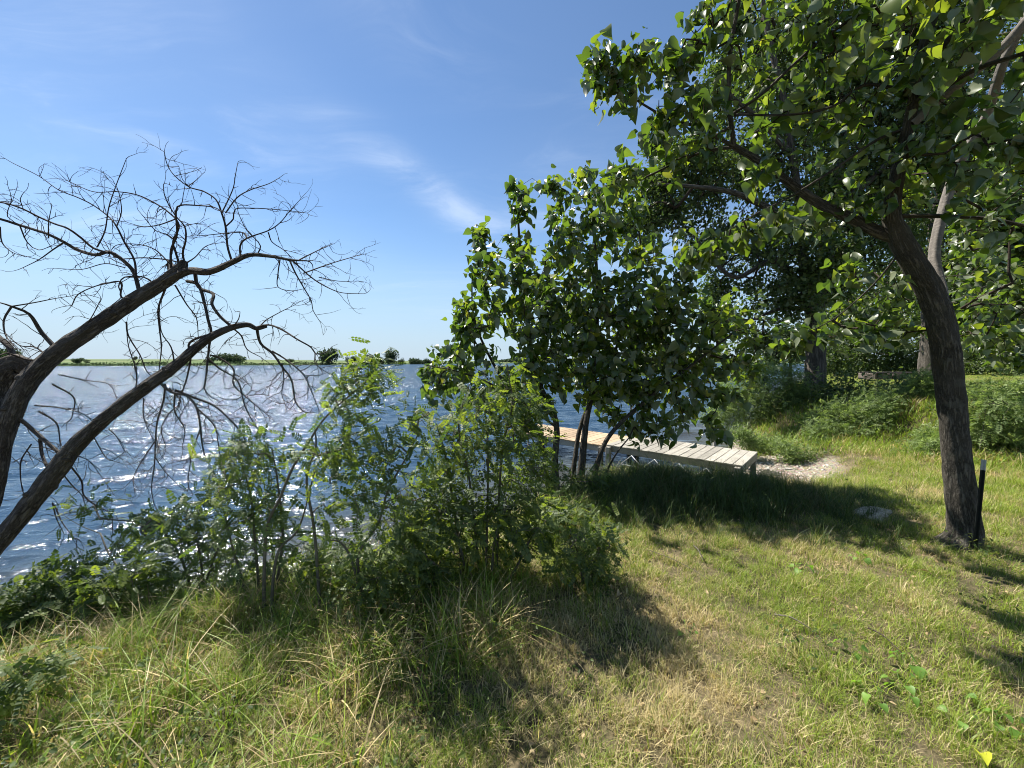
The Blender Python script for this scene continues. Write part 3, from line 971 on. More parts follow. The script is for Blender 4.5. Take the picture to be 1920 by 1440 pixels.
leafy(b2, 'tall oak with thick furrowed trunk on the far bank behind the dock', 'tree', 'oak_tree', OAK, OB, [oakleaf], M['oak'], .145, 30,
      M['bark_oak'], M['twig'], seed=8, spread=.15, jit=.2, twig_r=.006, k=18, rough=.05, flare=.3, spacing=.4, max_r=.07, droop=.2)

# --- second oak behind, with only its trunk clear of the leaves
b3 = GY(1746, 15.5)
O2 = [[(b3[0], b3[1], b3[2] - .3, .40), *pl([(1745, 680), (1747, 600), (1752, 500), (1760, 350), (1800, 150)], 15.5, 15.5, .36, .12)],
      pl([(1750, 540), (1810, 460), (1880, 400)], 15.5, 15, .14, .05), pl([(1750, 560), (1700, 500), (1650, 450)], 15.5, 15, .12, .04)]
O2B = pb([(1700, 520, 70), (1770, 500, 90), (1840, 540, 80), (1900, 480, 100), (1830, 400, 110), (1900, 300, 120), (1740, 400, 90), (1900, 600, 60), (1660, 560, 45), (1800, 600, 36), (1840, 150, 130)],
         15.5, 3.6, depth=1.0, jitY=1.5, nmin=50, seed=4)
leafy(b3, 'oak with pale brown trunk on the far lawn, half behind the linden trunk', 'tree', 'oak_tree', O2, O2B, [oakleaf], M['oak'], .18, 20,
      M['bark_oak'], M['twig'], seed=12, spread=.25, jit=.2, twig_r=.008, k=14, rough=.05, flare=.3, spacing=.5, max_r=.08, droop=.2)

# --- a low-limbed linden at the right, its trunk outside the frame
b4 = GY(2080, 6.6)
L4 = [[(b4[0], b4[1], b4[2] - .1, .12), (b4[0], b4[1], b4[2] + 1.2, .11), (b4[0] - .2, b4[1], b4[2] + 3.2, .06)],
      pl([(2060, 560), (1980, 530), (1900, 520), (1840, 540)], 6.6, 6.2, .035, .01), pl([(2060, 400), (1980, 360), (1900, 370)], 6.6, 6.4, .035, .01), pl([(2065, 480), (1990, 440), (1900, 450), (1840, 440)], 6.6, 6.8, .03, .01)]
L4B = pb([(1850, 470, 50), (1900, 250, 60), (1920, 420, 70), (1870, 420, 40), (1900, 430, 60), (1900, 520, 55), (1850, 560, 45), (1910, 600, 50), (1880, 650, 34), (1920, 660, 36), (1840, 390, 45), (1900, 340, 60), (1970, 450, 90), (1980, 580, 80), (1830, 620, 24)], 6.5, 60, depth=1.2, jitY=.4, nmin=24, seed=9)
leafy(b4, 'shady low-limbed linden reaching in from the right edge behind the leaning trunk', 'tree', 'linden_tree', L4, L4B, heart[:3], M['linden'], .14, 6,
      M['bark_linden'], M['twig'], seed=15, droop=.5, up=.8, spread=.08, nparts=120)

# --- the tree line behind the lawn
BT = [(1590, 27, 620, 70, 'slim tree behind the lawn, just right of the tall oak trunk'),
      (1660, 30, 600, 85, 'bushy tree straight behind the low fire ring'),
      (1745, 32, 580, 90, 'broad tree behind the lawn, above the second oak trunk'),
      (1840, 27, 590, 90, 'dense tree behind the lawn, right of the leaning linden trunk'),
      (1950, 22, 560, 110, 'dense dark tree at the right end of the lawn'),
      (1480, 34, 640, 34, 'small tree at the waterline beyond the tall oak')]
for i, (px, Y, py, rp, lab) in enumerate(BT):
    bb = GY(px, Y)
    r = rp / 720 * Y
    top = P(px, py - rp * .4, Y)
    rg = np.random.default_rng(50 + i)
    limbs = [[(bb[0], bb[1], bb[2] - .2, .16), (bb[0] + .1, bb[1], bb[2] + 1.5, .13), (top[0], top[1], top[2], .05)]]
    bl = []
    for q in range(9):
        cx = bb[0] + rg.uniform(-.75, .75) * r; cz = bb[2] + rg.uniform(.12, 1) * (top[2] - bb[2] + r * .6)
        rr_ = r * rg.uniform(.35, .6)
        bl.append(((cx, bb[1] + rg.uniform(-.6, .6) * r, cz), (rr_, rr_, rr_ * .8), 46))
    leafy(bb, lab, 'tree', 'thicket_tree', limbs, bl, [oakleaf], M['oak'], .26, 14, M['bark_oak'], M['twig'], group='trees behind the far lawn',
          seed=60 + i, spread=.35, jit=.2, twig_r=.01, k=8, spacing=.6, max_r=.08, droop=.2)
# understorey shrubs at their feet
US = [(1565, 24, 'low dark shrub at the foot of the thicket, nearest the tall oak trunk'), (1620, 25, 'low dark shrub at the back of the lawn, left of the fire ring'),
      (1680, 26, 'low dark shrub at the back of the lawn, right behind the fire ring'), (1730, 26, 'low dark shrub left of the second oak trunk'),
      (1830, 22, 'low dark shrub at the back of the lawn, right of the leaning linden'), (1900, 20, 'low dark shrub at the back of the lawn, at the right frame edge')]
for i, (px, Y, lab) in enumerate(US):
    bb = GY(px, Y)
    leafy(bb, lab, 'shrub', 'understorey_shrub', [[(bb[0], bb[1], bb[2] - .1, .03), (bb[0], bb[1], bb[2] + 1.0, .015)]],
          [((bb[0] - .5, bb[1], bb[2] + .7), (1.0, .7, .75), 90), ((bb[0] + .6, bb[1] + .3, bb[2] + .9), (.9, .7, .9), 90), ((bb[0], bb[1] + .3, bb[2] + 1.7), (.8, .7, .7), 60)],
          [oakleaf], M['oak'], .16, 12, M['twig'], M['twig'], group='shrubs along the back of the far lawn', seed=80 + i, spread=.15, twig_r=.004, spacing=.2)

# --- pinnate-leaved shrubs along the bank
def bush(label, base_px, Y, stems, blobs, leafs, mat, ll, per, dens, name='locust_shrub', cat='shrub', group=None, nparts=80, wind=(.55, 0, .05),
         depth=1.2, droop=.25, seed=1, sr=.011, stemmat='greystem', jitY=.12, up=1., spread=.07, pn='compound_leaf', nmin=27):
    bb = GY(base_px, Y) if not isinstance(base_px, tuple) else GY(base_px[0], Y)
    L = []
    for st in stems:
        l = pl(st, Y, Y, sr, sr * .35)
        x, y = l[0][0], l[0][1]
        l[0] = (x, y, min(l[0][2], float(ground(x, y)) - .03), sr)
        L.append(l)
    B = pb(blobs, Y, dens, depth, jitY, nmin, seed)
    return leafy(bb, label, cat, name, L, B, leafs, mat, ll * (.74 if pn == 'compound_leaf' and Y < 5 else .9), per + 1, M[stemmat], M[stemmat], group=group, nparts=nparts, part_name=pn, seed=seed, wind=wind, droop=droop,
                 twig_r=.0018, max_r=.007, spread=spread, limb_name='stem', up=up, outw=.9)


grp = 'pinnate-leaved shrubs along the bank'
MORE = [('low locust tangle along the waterline below the bushy locust', 560, 2.75, [(430, 1100, 26), (480, 1115, 26), (540, 1105, 28), (600, 1090, 30), (640, 1110, 24), (590, 1060, 26)]),
        ('low locust tangle on the bank between the tallest shrub and the wind-combed one', 790, 2.6, [(740, 1050, 30), (780, 1010, 30), (820, 1060, 30), (760, 1090, 26), (850, 1080, 24), (800, 940, 28), (760, 990, 26)]),
        ('leafy tangle around the stems of the young linden clump', 1000, 4.6, [(960, 900, 28), (1000, 880, 26), (1010, 920, 28), (970, 950, 28), (1060, 900, 16), (1120, 905, 14), (1020, 850, 20)]),
        ('low leafy tangle at the waterline left of the sparse locust', 260, 2.6, [(230, 1090, 22), (270, 1070, 22), (300, 1110, 26), (250, 1130, 24), (340, 1120, 22)]),
        ('dark leafy growth filling the bottom left corner', 40, 1.75, [(20, 1390, 46), (60, 1330, 40), (-10, 1320, 50), (100, 1400, 26), (30, 1270, 30)])]
bush('tall open locust shrub whose topmost spray stands out against the lake', 600, 2.45,
     [[(492, 1115), (500, 997), (525, 934), (550, 875), (581, 825), (609, 784), (656, 741), (700, 705)], [(600, 1110), (590, 1000), (575, 900), (592, 840), (590, 800)],
      [(505, 1110), (520, 1040), (560, 990), (590, 885)], [(672, 1110), (672, 1044), (709, 981), (728, 919), (766, 850), (788, 806)], [(690, 1090), (650, 1030), (610, 1010)]],
     [(632, 748, 10), (650, 728, 11), (678, 716, 13), (712, 708, 11), (668, 692, 5), (640, 775, 7), (665, 825, 26), (620, 840, 32), (690, 860, 38), (640, 890, 40), (590, 860, 24), (725, 835, 28),
      (770, 800, 34), (800, 775, 20), (740, 880, 45), (690, 930, 42), (620, 950, 30), (760, 940, 42), (720, 990, 42), (650, 1010, 34)], comp, M['locust'], .125, 4, 160, group=grp, seed=21, nmin=9)
bush('bushy locust shrub with its crown leaning over the water, left of the tallest one', 480, 2.65,
     [[(487, 1110), (478, 1010), (470, 930), (450, 860)], [(470, 1110), (440, 1040), (420, 960)], [(510, 1115), (530, 1010), (520, 900), (510, 840)]],
     [(415, 880, 16), (440, 850, 22), (455, 830, 14), (470, 880, 34), (505, 850, 20), (490, 915, 36), (440, 910, 24), (520, 940, 26), (470, 960, 24), (500, 1010, 34), (545, 1020, 34), (455, 1040, 26), (570, 1070, 30), (510, 1075, 34), (425, 985, 14)],
     comp, M['locust'], .12, 4, 160, group=grp, seed=22, nmin=11)
bush('sparse locust shrub with thin bare stems at the water, left of the bushy one', 345, 2.85,
     [[(370, 1120), (345, 1060), (310, 1000), (290, 970)], [(385, 1120), (375, 1040), (355, 980)], [(360, 1120), (400, 1050), (420, 1010)]],
     [(250, 1000, 14), (275, 985, 18), (310, 975, 20), (345, 965, 16), (330, 1000, 22), (370, 1000, 22), (395, 1030, 22), (380, 1060, 22), (270, 1010, 14), (170, 945, 10), (365, 950, 8), (420, 1060, 20)],
     comp, M['locust'], .115, 4, 160, group=grp, seed=23, nmin=12)
bush('low dark rounded shrub at the water in the lower left', 120, 2.6,
     [[(120, 1220), (110, 1150), (95, 1110)], [(130, 1220), (150, 1150), (175, 1120)]],
     [(80, 1110, 26), (110, 1085, 24), (130, 1120, 36), (85, 1160, 42), (150, 1160, 30), (180, 1110, 16), (50, 1180, 26), (120, 1200, 36), (190, 1145, 12)], comp, M['locust'], .12, 4, 420, group=grp, seed=24)
bush('dark shrub cut off by the left edge of the photo', 0, 2.4,
     [[(10, 1350), (0, 1250), (-10, 1150)]], [(0, 1150, 22), (-20, 1180, 40), (15, 1215, 26), (-10, 1270, 50), (20, 1300, 40)], comp, M['locust'], .15, 4, 500, group=grp, seed=25)
bush('leafy tangle in the grass between the young linden clump and the lawn', 1050, 3.6, [[(1040, 1080), (1030, 1000)], [(1070, 1080), (1080, 1000)]], [(1010, 970, 26), (1050, 960, 24), (1040, 1010, 28), (1000, 1030, 26), (1090, 990, 18)], comp, M['locust'], .13, 4, 160, nmin=20, group=grp, seed=30)
bush('small-leaved shrub in front of the young linden clump', 900, 2.85,
     [[(900, 990), (880, 900), (860, 800), (880, 720)], [(930, 985), (940, 860), (960, 760), (950, 680)], [(870, 985), (840, 880), (820, 800)], [(910, 985), (915, 850), (905, 740)]],
     [(850, 800, 34), (900, 770, 30), (945, 740, 26), (985, 760, 24), (830, 840, 30), (880, 830, 44), (935, 810, 44), (980, 800, 36), (850, 880, 40), (920, 850, 55), (980, 820, 40), (890, 920, 48), (960, 900, 42), (1010, 880, 22), (820, 900, 30)],
     comp, M['locust'], .12, 4, 120, group=grp, seed=26, depth=1.0, nmin=19)
bush('wind-combed locust shrub with pale leaves at the edge of the shaded grass', 930, 2.75,
     [[(920, 1080), (930, 1000), (960, 950)], [(880, 1080), (850, 990), (800, 960)], [(950, 1080), (990, 1020), (1010, 990)]],
     [(820, 960, 36), (870, 970, 42), (930, 950, 42), (970, 970, 40), (1000, 1000, 30), (900, 1010, 45), (840, 1010, 40), (960, 1020, 34), (780, 1000, 34), (780, 1050, 30)], comp, M['locust'], .15, 4, 160, nmin=18,
     group=grp, seed=27, wind=(.9, 0, 0), jitY=.2)
bush('tight dark green shrub standing alone at the lawn edge below the tallest one', 680, 2.45,
     [[(685, 1165), (680, 1110), (672, 1060)], [(690, 1165), (700, 1110), (712, 1080)]], [(672, 1075, 28), (700, 1090, 28), (680, 1120, 30), (690, 1150, 22), (655, 1100, 18)], comp, M['locust'], .10, 4, 900, group=grp, seed=28)
bush('small low shrub with neat oval leaflets at the lawn edge right of centre', 1095, 2.75,
     [[(1095, 1090), (1085, 1040), (1070, 1010)], [(1100, 1090), (1120, 1040)]], [(1080, 1020, 28), (1115, 1035, 26), (1085, 1060, 28), (1110, 1075, 18), (1130, 1010, 14)], comp, M['locust'], .10, 5, 500, group=grp, seed=29, wind=(.2, 0, 0))

for i, (lab, px, Y, bl) in enumerate([
        ('dark leafy bush in the shade under the lawn edge, right of the oak', 1590, 10.2, [(1560, 745, 38), (1600, 742, 42), (1645, 745, 42), (1580, 775, 40)]),
        ('dark leafy bush in the shade left of the leaning linden trunk', 1690, 9.6, [(1685, 745, 42), (1725, 742, 40), (1700, 785, 46), (1745, 790, 40)]),
        ('dark leafy bush under the oak, behind the feathery ones', 1500, 11.6, [(1480, 745, 30), (1440, 760, 34), (1520, 765, 24), (1550, 745, 20)]),
        ('dark leafy bush below the far lawn at the right of the linden trunk', 1880, 7.6, [(1850, 790, 34), (1900, 780, 40), (1880, 830, 36), (1930, 830, 40)])]):
    bush(lab, px, Y, [[(px - 10, bl[0][1] + 50), (bl[0][0], bl[0][1])], [(px + 10, bl[0][1] + 50), (bl[2][0], bl[2][1])]], bl, [oakleaf], M['oak'], .10, 14, 60, name='leafy_bush',
         group='dark bushes on the far bank', nparts=0, seed=140 + i, wind=(.2, 0, 0), spread=.10, jitY=.3, nmin=80)
for i, (lab, px, Y, bl) in enumerate(MORE):
    bush(lab, px, Y, [[(px - 12, bl[0][1] + 60), (bl[0][0], bl[0][1])], [(px + 8, bl[0][1] + 60), (bl[2][0], bl[2][1])], [(px, bl[0][1] + 60), (bl[4][0], bl[4][1])]], bl, comp, M['locust'], .13, 5, 300, group=grp,
         seed=160 + i, nparts=40, nmin=17)
grp2 = 'feathery plants along the far bank'
FB = [('big rounded feathery plant in front of the far bank', 1600, 8.6, [(1585, 785, 38), (1550, 805, 36), (1620, 795, 42), (1590, 835, 55), (1540, 850, 36), (1650, 845, 48), (1600, 865, 44), (1670, 810, 30), (1690, 865, 34), (1640, 775, 22), (1530, 820, 20)]),
      ('feathery bush on the far bank left of the oak trunk', 1395, 11.5, [(1370, 750, 40), (1400, 735, 44), (1440, 715, 42), (1375, 795, 38), (1420, 785, 48), (1460, 755, 40), (1345, 780, 28), (1475, 710, 30), (1410, 700, 26)]),
      ('grey-green feathery bush at the foot of the oak trunk', 1490, 11.2, [(1470, 790, 28), (1500, 770, 24), (1460, 830, 26), (1500, 820, 26), (1490, 740, 18)]),
      ('dark feathery bush between oak and linden trunks', 1700, 8.8, [(1690, 760, 40), (1730, 750, 36), (1700, 800, 40), (1650, 760, 26), (1740, 800, 34), (1730, 720, 18)]),
      ('light feathery bush right of the leaning linden trunk', 1850, 6.6, [(1850, 760, 34), (1840, 820, 34), (1870, 850, 36), (1890, 790, 40), (1840, 870, 24)]),
      ('feathery bush at the right frame edge below the far lawn', 1920, 6.9, [(1910, 750, 34), (1930, 800, 50), (1910, 850, 40), (1940, 870, 36)]),
      ('low feathery plant on the bank just left of the linden trunk', 1740, 7.2, [(1735, 850, 24), (1715, 870, 22), (1750, 830, 20)]),
      ('small bright plant on the pebbles behind the dock', 1420, 8.8, [(1405, 830, 12), (1425, 832, 12), (1450, 838, 10), (1390, 815, 10)]),
      ('low bright plant where the beach meets the grass', 1500, 8.2, [(1480, 850, 14), (1510, 855, 18), (1540, 868, 16), (1465, 835, 12)])]
for i, (lab, px, Y, bl) in enumerate(FB):
    stems = []
    for q in range(4):
        b = bl[(q * 2) % len(bl)]
        stems.append([(px + (q - 1.5) * 8, 690 if False else b[1] + b[2] + 12), (b[0], b[1])])
    bush(lab, px, Y, stems, bl, feather if i not in (7, 8) else [lanc], M['feather'], .135 if i < 7 else .10, 13, 55 if i < 7 else 260, name='feathery_bush', group=grp2, nparts=0, seed=100 + i, wind=(.5, 0, 0.1),
         spread=.09, jitY=.3, sr=.012, stemmat='greystem', nmin=60, droop=.1)

# ------------------------------------------------------------------ dead trees on the left
def Z1(x, y): return (x / 2.743, 250 + y / 2.743)
def Z2(x, y): return (x / 2.743, 600 + y / 2.743)


def dead_tree(name, label, base, trunk_px, branches, seed, twig_n, Yfun, extra_trunks=()):
    rng = np.random.default_rng(seed)
    root = thing(name, base, label, 'tree', 'dead trees leaning over the water')
    org = np.asarray(base, float)
    tr = []
    for px, py, w in trunk_px:
        Y = Yfun(px)
        obl = math.sqrt(1 + ((px - 960) / 720.) ** 2)
        tr.append((*P(px, py, Y), .92 * w / 720. * Y / 2 / (1 + (obl - 1) * .75)))
    tb = Tubes(); tb.add(tr, k=44, step=.014, rough=.085, seed=seed)
    # knots and broken stubs on the trunk
    ct = catmull(tr, .05)
    for q in range(9):
        p = ct[rng.integers(8, len(ct) - 2)]
        d = nrm(rng.normal(size=3) + np.array([0, -.6, .2]))
        tb.add([(*p[:3], p[3] * .6), (*(p[:3] + d * p[3] * 1.0), p[3] * .45), (*(p[:3] + d * p[3] * 1.25), p[3] * .2)], k=8, rough=.1, seed=q)
    tb.build('trunk', M['bark_dead'], root, org)
    for et in extra_trunks:
        t2 = Tubes(); t2.add([(*P(px, py, Y), w / 720. * Y / 2) for px, py, Y, w in et], k=18, step=.04, rough=.14, seed=seed + 3)
        t2.build('limb', M['bark_dead'], root, org)
    P0 = []; P1 = []; R0 = []; R1 = []

    def twigchain(p, d, L, r, lvl):
        """a kinked, hooked dead twig with short spurs"""
        stp = .035 if lvl < 2 else .028
        n = max(2, int(L / stp))
        bend = rng.normal(0, .16, 3); bend[1] *= .5
        gdir = -.03
        for i in range(n):
            d = nrm(d + bend + rng.normal(0, .13, 3) + np.array([0, 0, gdir]))
            if rng.random() < .07: bend = rng.normal(0, .17, 3)
            q = p + d * stp
            ra = r * (1 - .75 * i / n) + .0006; rb = r * (1 - .75 * (i + 1) / n) + .0006
            P0.append(p); P1.append(q); R0.append(ra); R1.append(rb)
            if lvl < 3 and rng.random() < (.17, .2, .13)[min(lvl, 2)]:
                sd_ = nrm(rng.normal(size=3) * np.array([1, .7, 1]) * .9 + d * .7)
                twigchain(q, sd_, L * rng.uniform(.3, .65), ra * .65, lvl + 1)
            p = q

    for br, w0, w1 in branches:
        pts = []
        Ys = Yfun(br[0][0])
        dY = rng.uniform(-.25, .3)
        for i, (px, py) in enumerate(br):
            t = i / (len(br) - 1)
            Y = Ys + dY * t + (.04 * math.sin(i * 1.7 + seed) if i else 0)
            pts.append((*P(px, py, Y), (w0 + (w1 - w0) * t) / 720. * Y / 2 * .78))
        tb = Tubes(); tb.add(pts, k=8 if w0 > 5 else 6, step=.035, rough=.08 if w0 > 5 else 0, seed=len(pts))
        tb.build('branch', M['bark_dead'] if w0 > 6 else M['deadtwig'], root, org)
        cc = catmull(pts, .05)
        for i in range(2, len(cc)):
            if rng.random() < twig_n:
                tdir = nrm(cc[i, :3] - cc[i - 1, :3])
                sdv = nrm(nrm(rng.normal(size=3) * np.array([1, .6, 1])) * 1.0 + tdir * .6)
                twigchain(cc[i, :3], sdv, rng.uniform(.08, .34), max(.0016, min(.0032, cc[i, 3] * .6)), 1)
        twigchain(cc[-1, :3], nrm(cc[-1, :3] - cc[-2, :3]), rng.uniform(.1, .3), max(.0014, cc[-1, 3] * .8), 1)
    if not P0: print('no twigs', label)
    tw = segs_mesh('twigs', np.array(P0), np.array(P1), np.array(R0), np.array(R1), M['deadtwig'], root, org, 4)
    tw['kind'] = 'stuff'
    return root


def z1(*p): return [Z1(*q) for q in p]
def z2(*p): return [Z2(*q) for q in p]


Yu = lambda px: 3.2 + 1.1 * max(-.1, min(1.2, px / 600.))
Yl = lambda px: 2.95 + 1.0 * max(-.1, min(1.2, px / 600.))
upper = [(-70, 1120, 40), (-25, 980, 36), (-2, 905, 33), (6, 840, 36), (18, 785, 44), (50, 718, 47), (106, 662, 43), (160, 624, 38), (219, 584, 36), (262, 556, 33), (310, 527, 28), (332, 510, 26), (342, 497, 20), (345, 489, 13)]
ubr = [([(300, 534), (350, 509), (394, 509), (437, 491), (470, 478), (510, 481), (543, 487), (575, 489)], 20, 3),
       ([(322, 515), (322, 500), (318, 490)], 12, 9), (z1((720, 830), (690, 720), (640, 660), (560, 610), (490, 625), (400, 600), (330, 560), (250, 520), (160, 490), (80, 465), (0, 440), (-80, 430)), 9, 5),
       (z1((560, 615), (480, 590), (420, 540), (350, 490), (280, 465), (200, 430), (120, 390), (50, 365), (0, 355), (-60, 350)), 5, 3),
       (z1((700, 740), (690, 650), (640, 560), (600, 480), (560, 430), (480, 370), (400, 330), (300, 290), (200, 220), (80, 160)), 4.5, 1.5),
       (z1((500, 585), (540, 500), (560, 380), (600, 260), (650, 130)), 3.2, 1.3),
       (z1((600, 480), (625, 400), (610, 300), (590, 260)), 2.4, 1.2),
       (z1((930, 700), (900, 600), (890, 560), (920, 470), (860, 400), (780, 350), (700, 315), (600, 300), (480, 300), (360, 250)), 5, 1.5),
       (z1((960, 700), (940, 620), (955, 550), (950, 480), (900, 420), (850, 330), (840, 265)), 5, 1.5),
       (z1((880, 700), (880, 600), (910, 520), (905, 400), (930, 370), (1000, 370), (1100, 380), (1150, 410)), 5, 2.2),
       (z1((1190, 650), (1170, 580), (1160, 480), (1140, 410), (1110, 340), (1040, 295), (980, 280), (900, 220), (860, 160), (845, 95)), 5, 1.5),
       (z1((1240, 650), (1235, 580), (1270, 540), (1380, 500), (1440, 460), (1490, 400), (1540, 345)), 4.5, 1.3),
       (z1((1270, 540), (1250, 510), (1150, 515), (1050, 525), (960, 530)), 3, 1.3),
       (z1((1140, 410), (1170, 350), (1200, 280), (1210, 220), (1222, 155)), 3, 1.2),
       (z1((1160, 410), (1220, 330), (1290, 290), (1380, 260), (1435, 230)), 3, 1.2),
       (z1((1160, 480), (1200, 440), (1210, 390), (1300, 385), (1400, 390), (1500, 400), (1580, 410)), 3.2, 1.2),
       (z1((1320, 630), (1340, 580), (1310, 540), (1270, 500), (1230, 420), (1220, 380)), 3, 1.2),
       (z1((980, 280), (940, 240), (920, 170)), 2, 1), (z1((970, 270), (1010, 240), (1040, 210)), 2, 1),
       (z1((1440, 650), (1430, 720), (1430, 790), (1500, 810), (1560, 800)), 3, 1.2),
       (z1((1490, 655), (1520, 720), (1560, 790), (1600, 860), (1610, 910), (1640, 960)), 4, 1.3),
       (z1((1500, 650), (1600, 740), (1680, 790), (1760, 820), (1870, 825)), 4, 1.2),
       (z1((1540, 650), (1640, 600), (1710, 570)), 3, 1.2), (z1((1560, 720), (1700, 670), (1800, 640), (1865, 620)), 3, 1.2),
       (z1((1380, 510), (1400, 560), (1460, 600), (1500, 640)), 3, 1.5), (z1((1640, 740), (1740, 760), (1840, 760)), 2.4, 1),
       (z1((850, 800), (815, 900), (820, 1000), (830, 1100), (820, 1200)), 4.5, 2),
       (z1((900, 780), (960, 880), (1010, 950), (1020, 1050)), 3.5, 1.5),
       (z1((960, 760), (1020, 780), (1050, 870), (1070, 960), (1085, 1020), (1075, 1100), (1060, 1250), (1050, 1310)), 8, 3.5),
       (z1((1000, 700), (1020, 790), (1095, 825), (1090, 880), (1130, 940), (1180, 985)), 8, 6),
       (z1((290, 1110), (210, 1020), (150, 930), (60, 890)), 10, 5), (z1((60, 890), (20, 960), (30, 1040), (80, 1100)), 4.5, 2),
       (z1((60, 890), (180, 870), (280, 850), (375, 835)), 3.5, 1.2),
       (z1((640, 860), (620, 830), (625, 765), (560, 770), (480, 790), (400, 830), (370, 885)), 4, 2),
       (z1((800, 780), (740, 740), (640, 740), (610, 790), (625, 840), (560, 895)), 4, 1.5),
       (z1((940, 670), (860, 650), (740, 640), (600, 640), (540, 560)), 4, 1.5),
       (z1((900, 700), (800, 600), (700, 570), (600, 575), (560, 620)), 3, 1.2), (z1((930, 680), (1000, 640), (1060, 580), (1150, 560)), 3, 1.2),
       (z1((910, 560), (860, 520), (800, 500), (740, 430), (710, 395)), 3, 1.2), (z1((905, 440), (820, 470), (740, 480), (660, 460)), 3, 1.2),
       (z1((650, 970), (660, 1040), (720, 1140), (760, 1230), (840, 1290)), 3.5, 1.6), (z1((430, 1010), (480, 930), (520, 850)), 2.5, 1.2),
       (z1((250, 1150), (180, 1100), (100, 1090), (20, 1020)), 4, 1.5), (z1((200, 1170), (120, 1160), (40, 1130), (-20, 1150)), 5, 2),
       (z1((250, 540), (250, 460), (265, 380)), 2.5, 1.2), (z1((330, 560), (270, 600), (200, 650), (120, 690)), 3.5, 1.4), (z1((120, 480), (40, 430), (60, 340)), 2.5, 1.2),
       (z1((100, 470), (140, 560), (200, 600), (280, 570)), 3, 1.2), (z1((0, 480), (10, 560), (60, 610), (115, 630)), 3, 1.3),
       (z1((640, 690), (540, 670), (420, 700), (300, 695)), 2.6, 1.1),
       (z2((60, 480), (140, 540), (230, 620), (310, 688)), 10, 8), (z2((205, 610), (215, 690), (240, 750)), 7, 6), (z2((200, 470), (290, 530), (310, 640)), 4, 2),
       (z2((270, 330), (380, 400), (370, 500)), 4, 1.8), (z2((300, 280), (440, 310), (560, 330), (600, 400)), 3, 1.2), (z2((180, 440), (300, 450), (420, 480), (500, 540)), 3.4, 1.4),
       (z2((160, 640), (110, 720), (105, 800), (115, 880)), 3.6, 1.6)]
base_u = GY(-90, 3.05)
base_u = np.array([base_u[0], base_u[1], base_u[2]])
dead_tree('dead_tree', 'upper of the two leaning dead trees, reaching highest into the sky', base_u, upper, ubr, 31, .66, Yu,
          extra_trunks=[[(8, 800, 3.25, 34), (-6, 750, 3.35, 36), (8, 705, 3.4, 42), (40, 684, 3.45, 38), (56, 695, 3.45, 22)], [(28, 690, 3.45, 12), (20, 655, 3.45, 10), (-5, 630, 3.5, 8)]])
lower = [(-90, 1110, 56), (-40, 1060, 54), (0, 1015, 50), (44, 961, 48), (87, 906, 46), (135, 842, 42), (182, 797, 35), (237, 753, 31), (292, 713, 28), (328, 687, 24), (365, 655, 21), (394, 633, 18),
         (430, 616, 14), (463, 609, 11), (481, 616, 9), (500, 612, 6)]
lbr = [(z1((1310, 1000), (1380, 985), (1450, 1010), (1530, 1060), (1600, 1100), (1620, 1130), (1620, 1180), (1650, 1210)), 5, 2),
       (z1((1320, 1000), (1340, 1080), (1400, 1130), (1450, 1200), (1500, 1270), (1520, 1380), (1560, 1430)), 7, 2.5),
       (z1((1400, 1120), (1480, 1170), (1560, 1240), (1600, 1320), (1640, 1420)), 4, 1.5),
       (z1((1330, 1000), (1370, 960), (1440, 920), (1520, 880)), 3, 1.2), (z1((1180, 990), (1240, 1040), (1270, 1110), (1340, 1150)), 4, 1.5),
       (z1((1060, 1040), (1000, 1060), (970, 1090), (980, 1160), (960, 1260), (920, 1380)), 6, 2.5),
       (z1((1450, 1180), (1460, 1260), (1450, 1340), (1470, 1400)), 3, 1.3),
       (z2((820, 320), (880, 370), (960, 390), (1010, 450), (1030, 550), (1040, 640), (1060, 720)), 7, 2.5),
       (z2((900, 360), (1000, 400), (1100, 440), (1180, 510), (1240, 580), (1290, 680)), 5.5, 2),
       (z2((850, 330), (840, 420), (810, 520), (800, 620), (795, 740), (780, 860), (790, 940)), 4.5, 1.5),
       (z2((1080, 180), (1120, 190), (1200, 250), (1200, 330), (1260, 390), (1330, 450), (1380, 490)), 5, 1.6),
       (z2((1060, 190), (1130, 250), (1220, 310), (1260, 440), (1300, 520), (1360, 610)), 4.5, 1.6),
       (z2((870, 350), (930, 420), (870, 480), (830, 560), (850, 640)), 4, 1.6), (z2((900, 370), (900, 470), (950, 560), (940, 640)), 4, 1.5),
       (z2((1010, 450), (1100, 540), (1120, 620), (1130, 690)), 3.5, 1.5), (z2((1030, 560), (990, 680), (970, 800), (970, 860)), 3, 1.3),
       (z2((800, 620), (740, 710), (690, 800), (690, 860)), 3, 1.3), (z2((795, 700), (850, 780), (905, 835)), 2.5, 1.1),
       (z2((560, 560), (600, 600), (640, 670)), 3, 1.2), (z2((370, 760), (420, 830), (430, 900), (490, 950), (570, 1000), (580, 1080)), 4, 1.5),
       (z2((330, 800), (370, 850), (420, 900), (440, 960)), 3, 1.3), (z2((280, 950), (320, 1040), (380, 1120)), 3, 1.3), (z2((270, 940), (290, 1020), (330, 1100)), 3, 1.3),
       (z2((480, 600), (560, 720), (640, 680)), 2.5, 1.2), (z2((340, 700), (450, 720), (560, 860)), 2.4, 1.1),
       (z2((700, 360), (700, 260), (660, 130), (650, 20)), 3, 1.4), (z2((740, 400), (740, 500), (790, 620)), 3, 1.4),
       (z2((900, 240), (880, 140), (830, 60), (820, -80)), 3.4, 1.4)]
base_l = GY(-120, 2.85)
dead_tree('dead_tree', 'lower of the two leaning dead trees, its limbs hanging to the lake surface', base_l, lower, lbr, 37, 1.1, Yl)

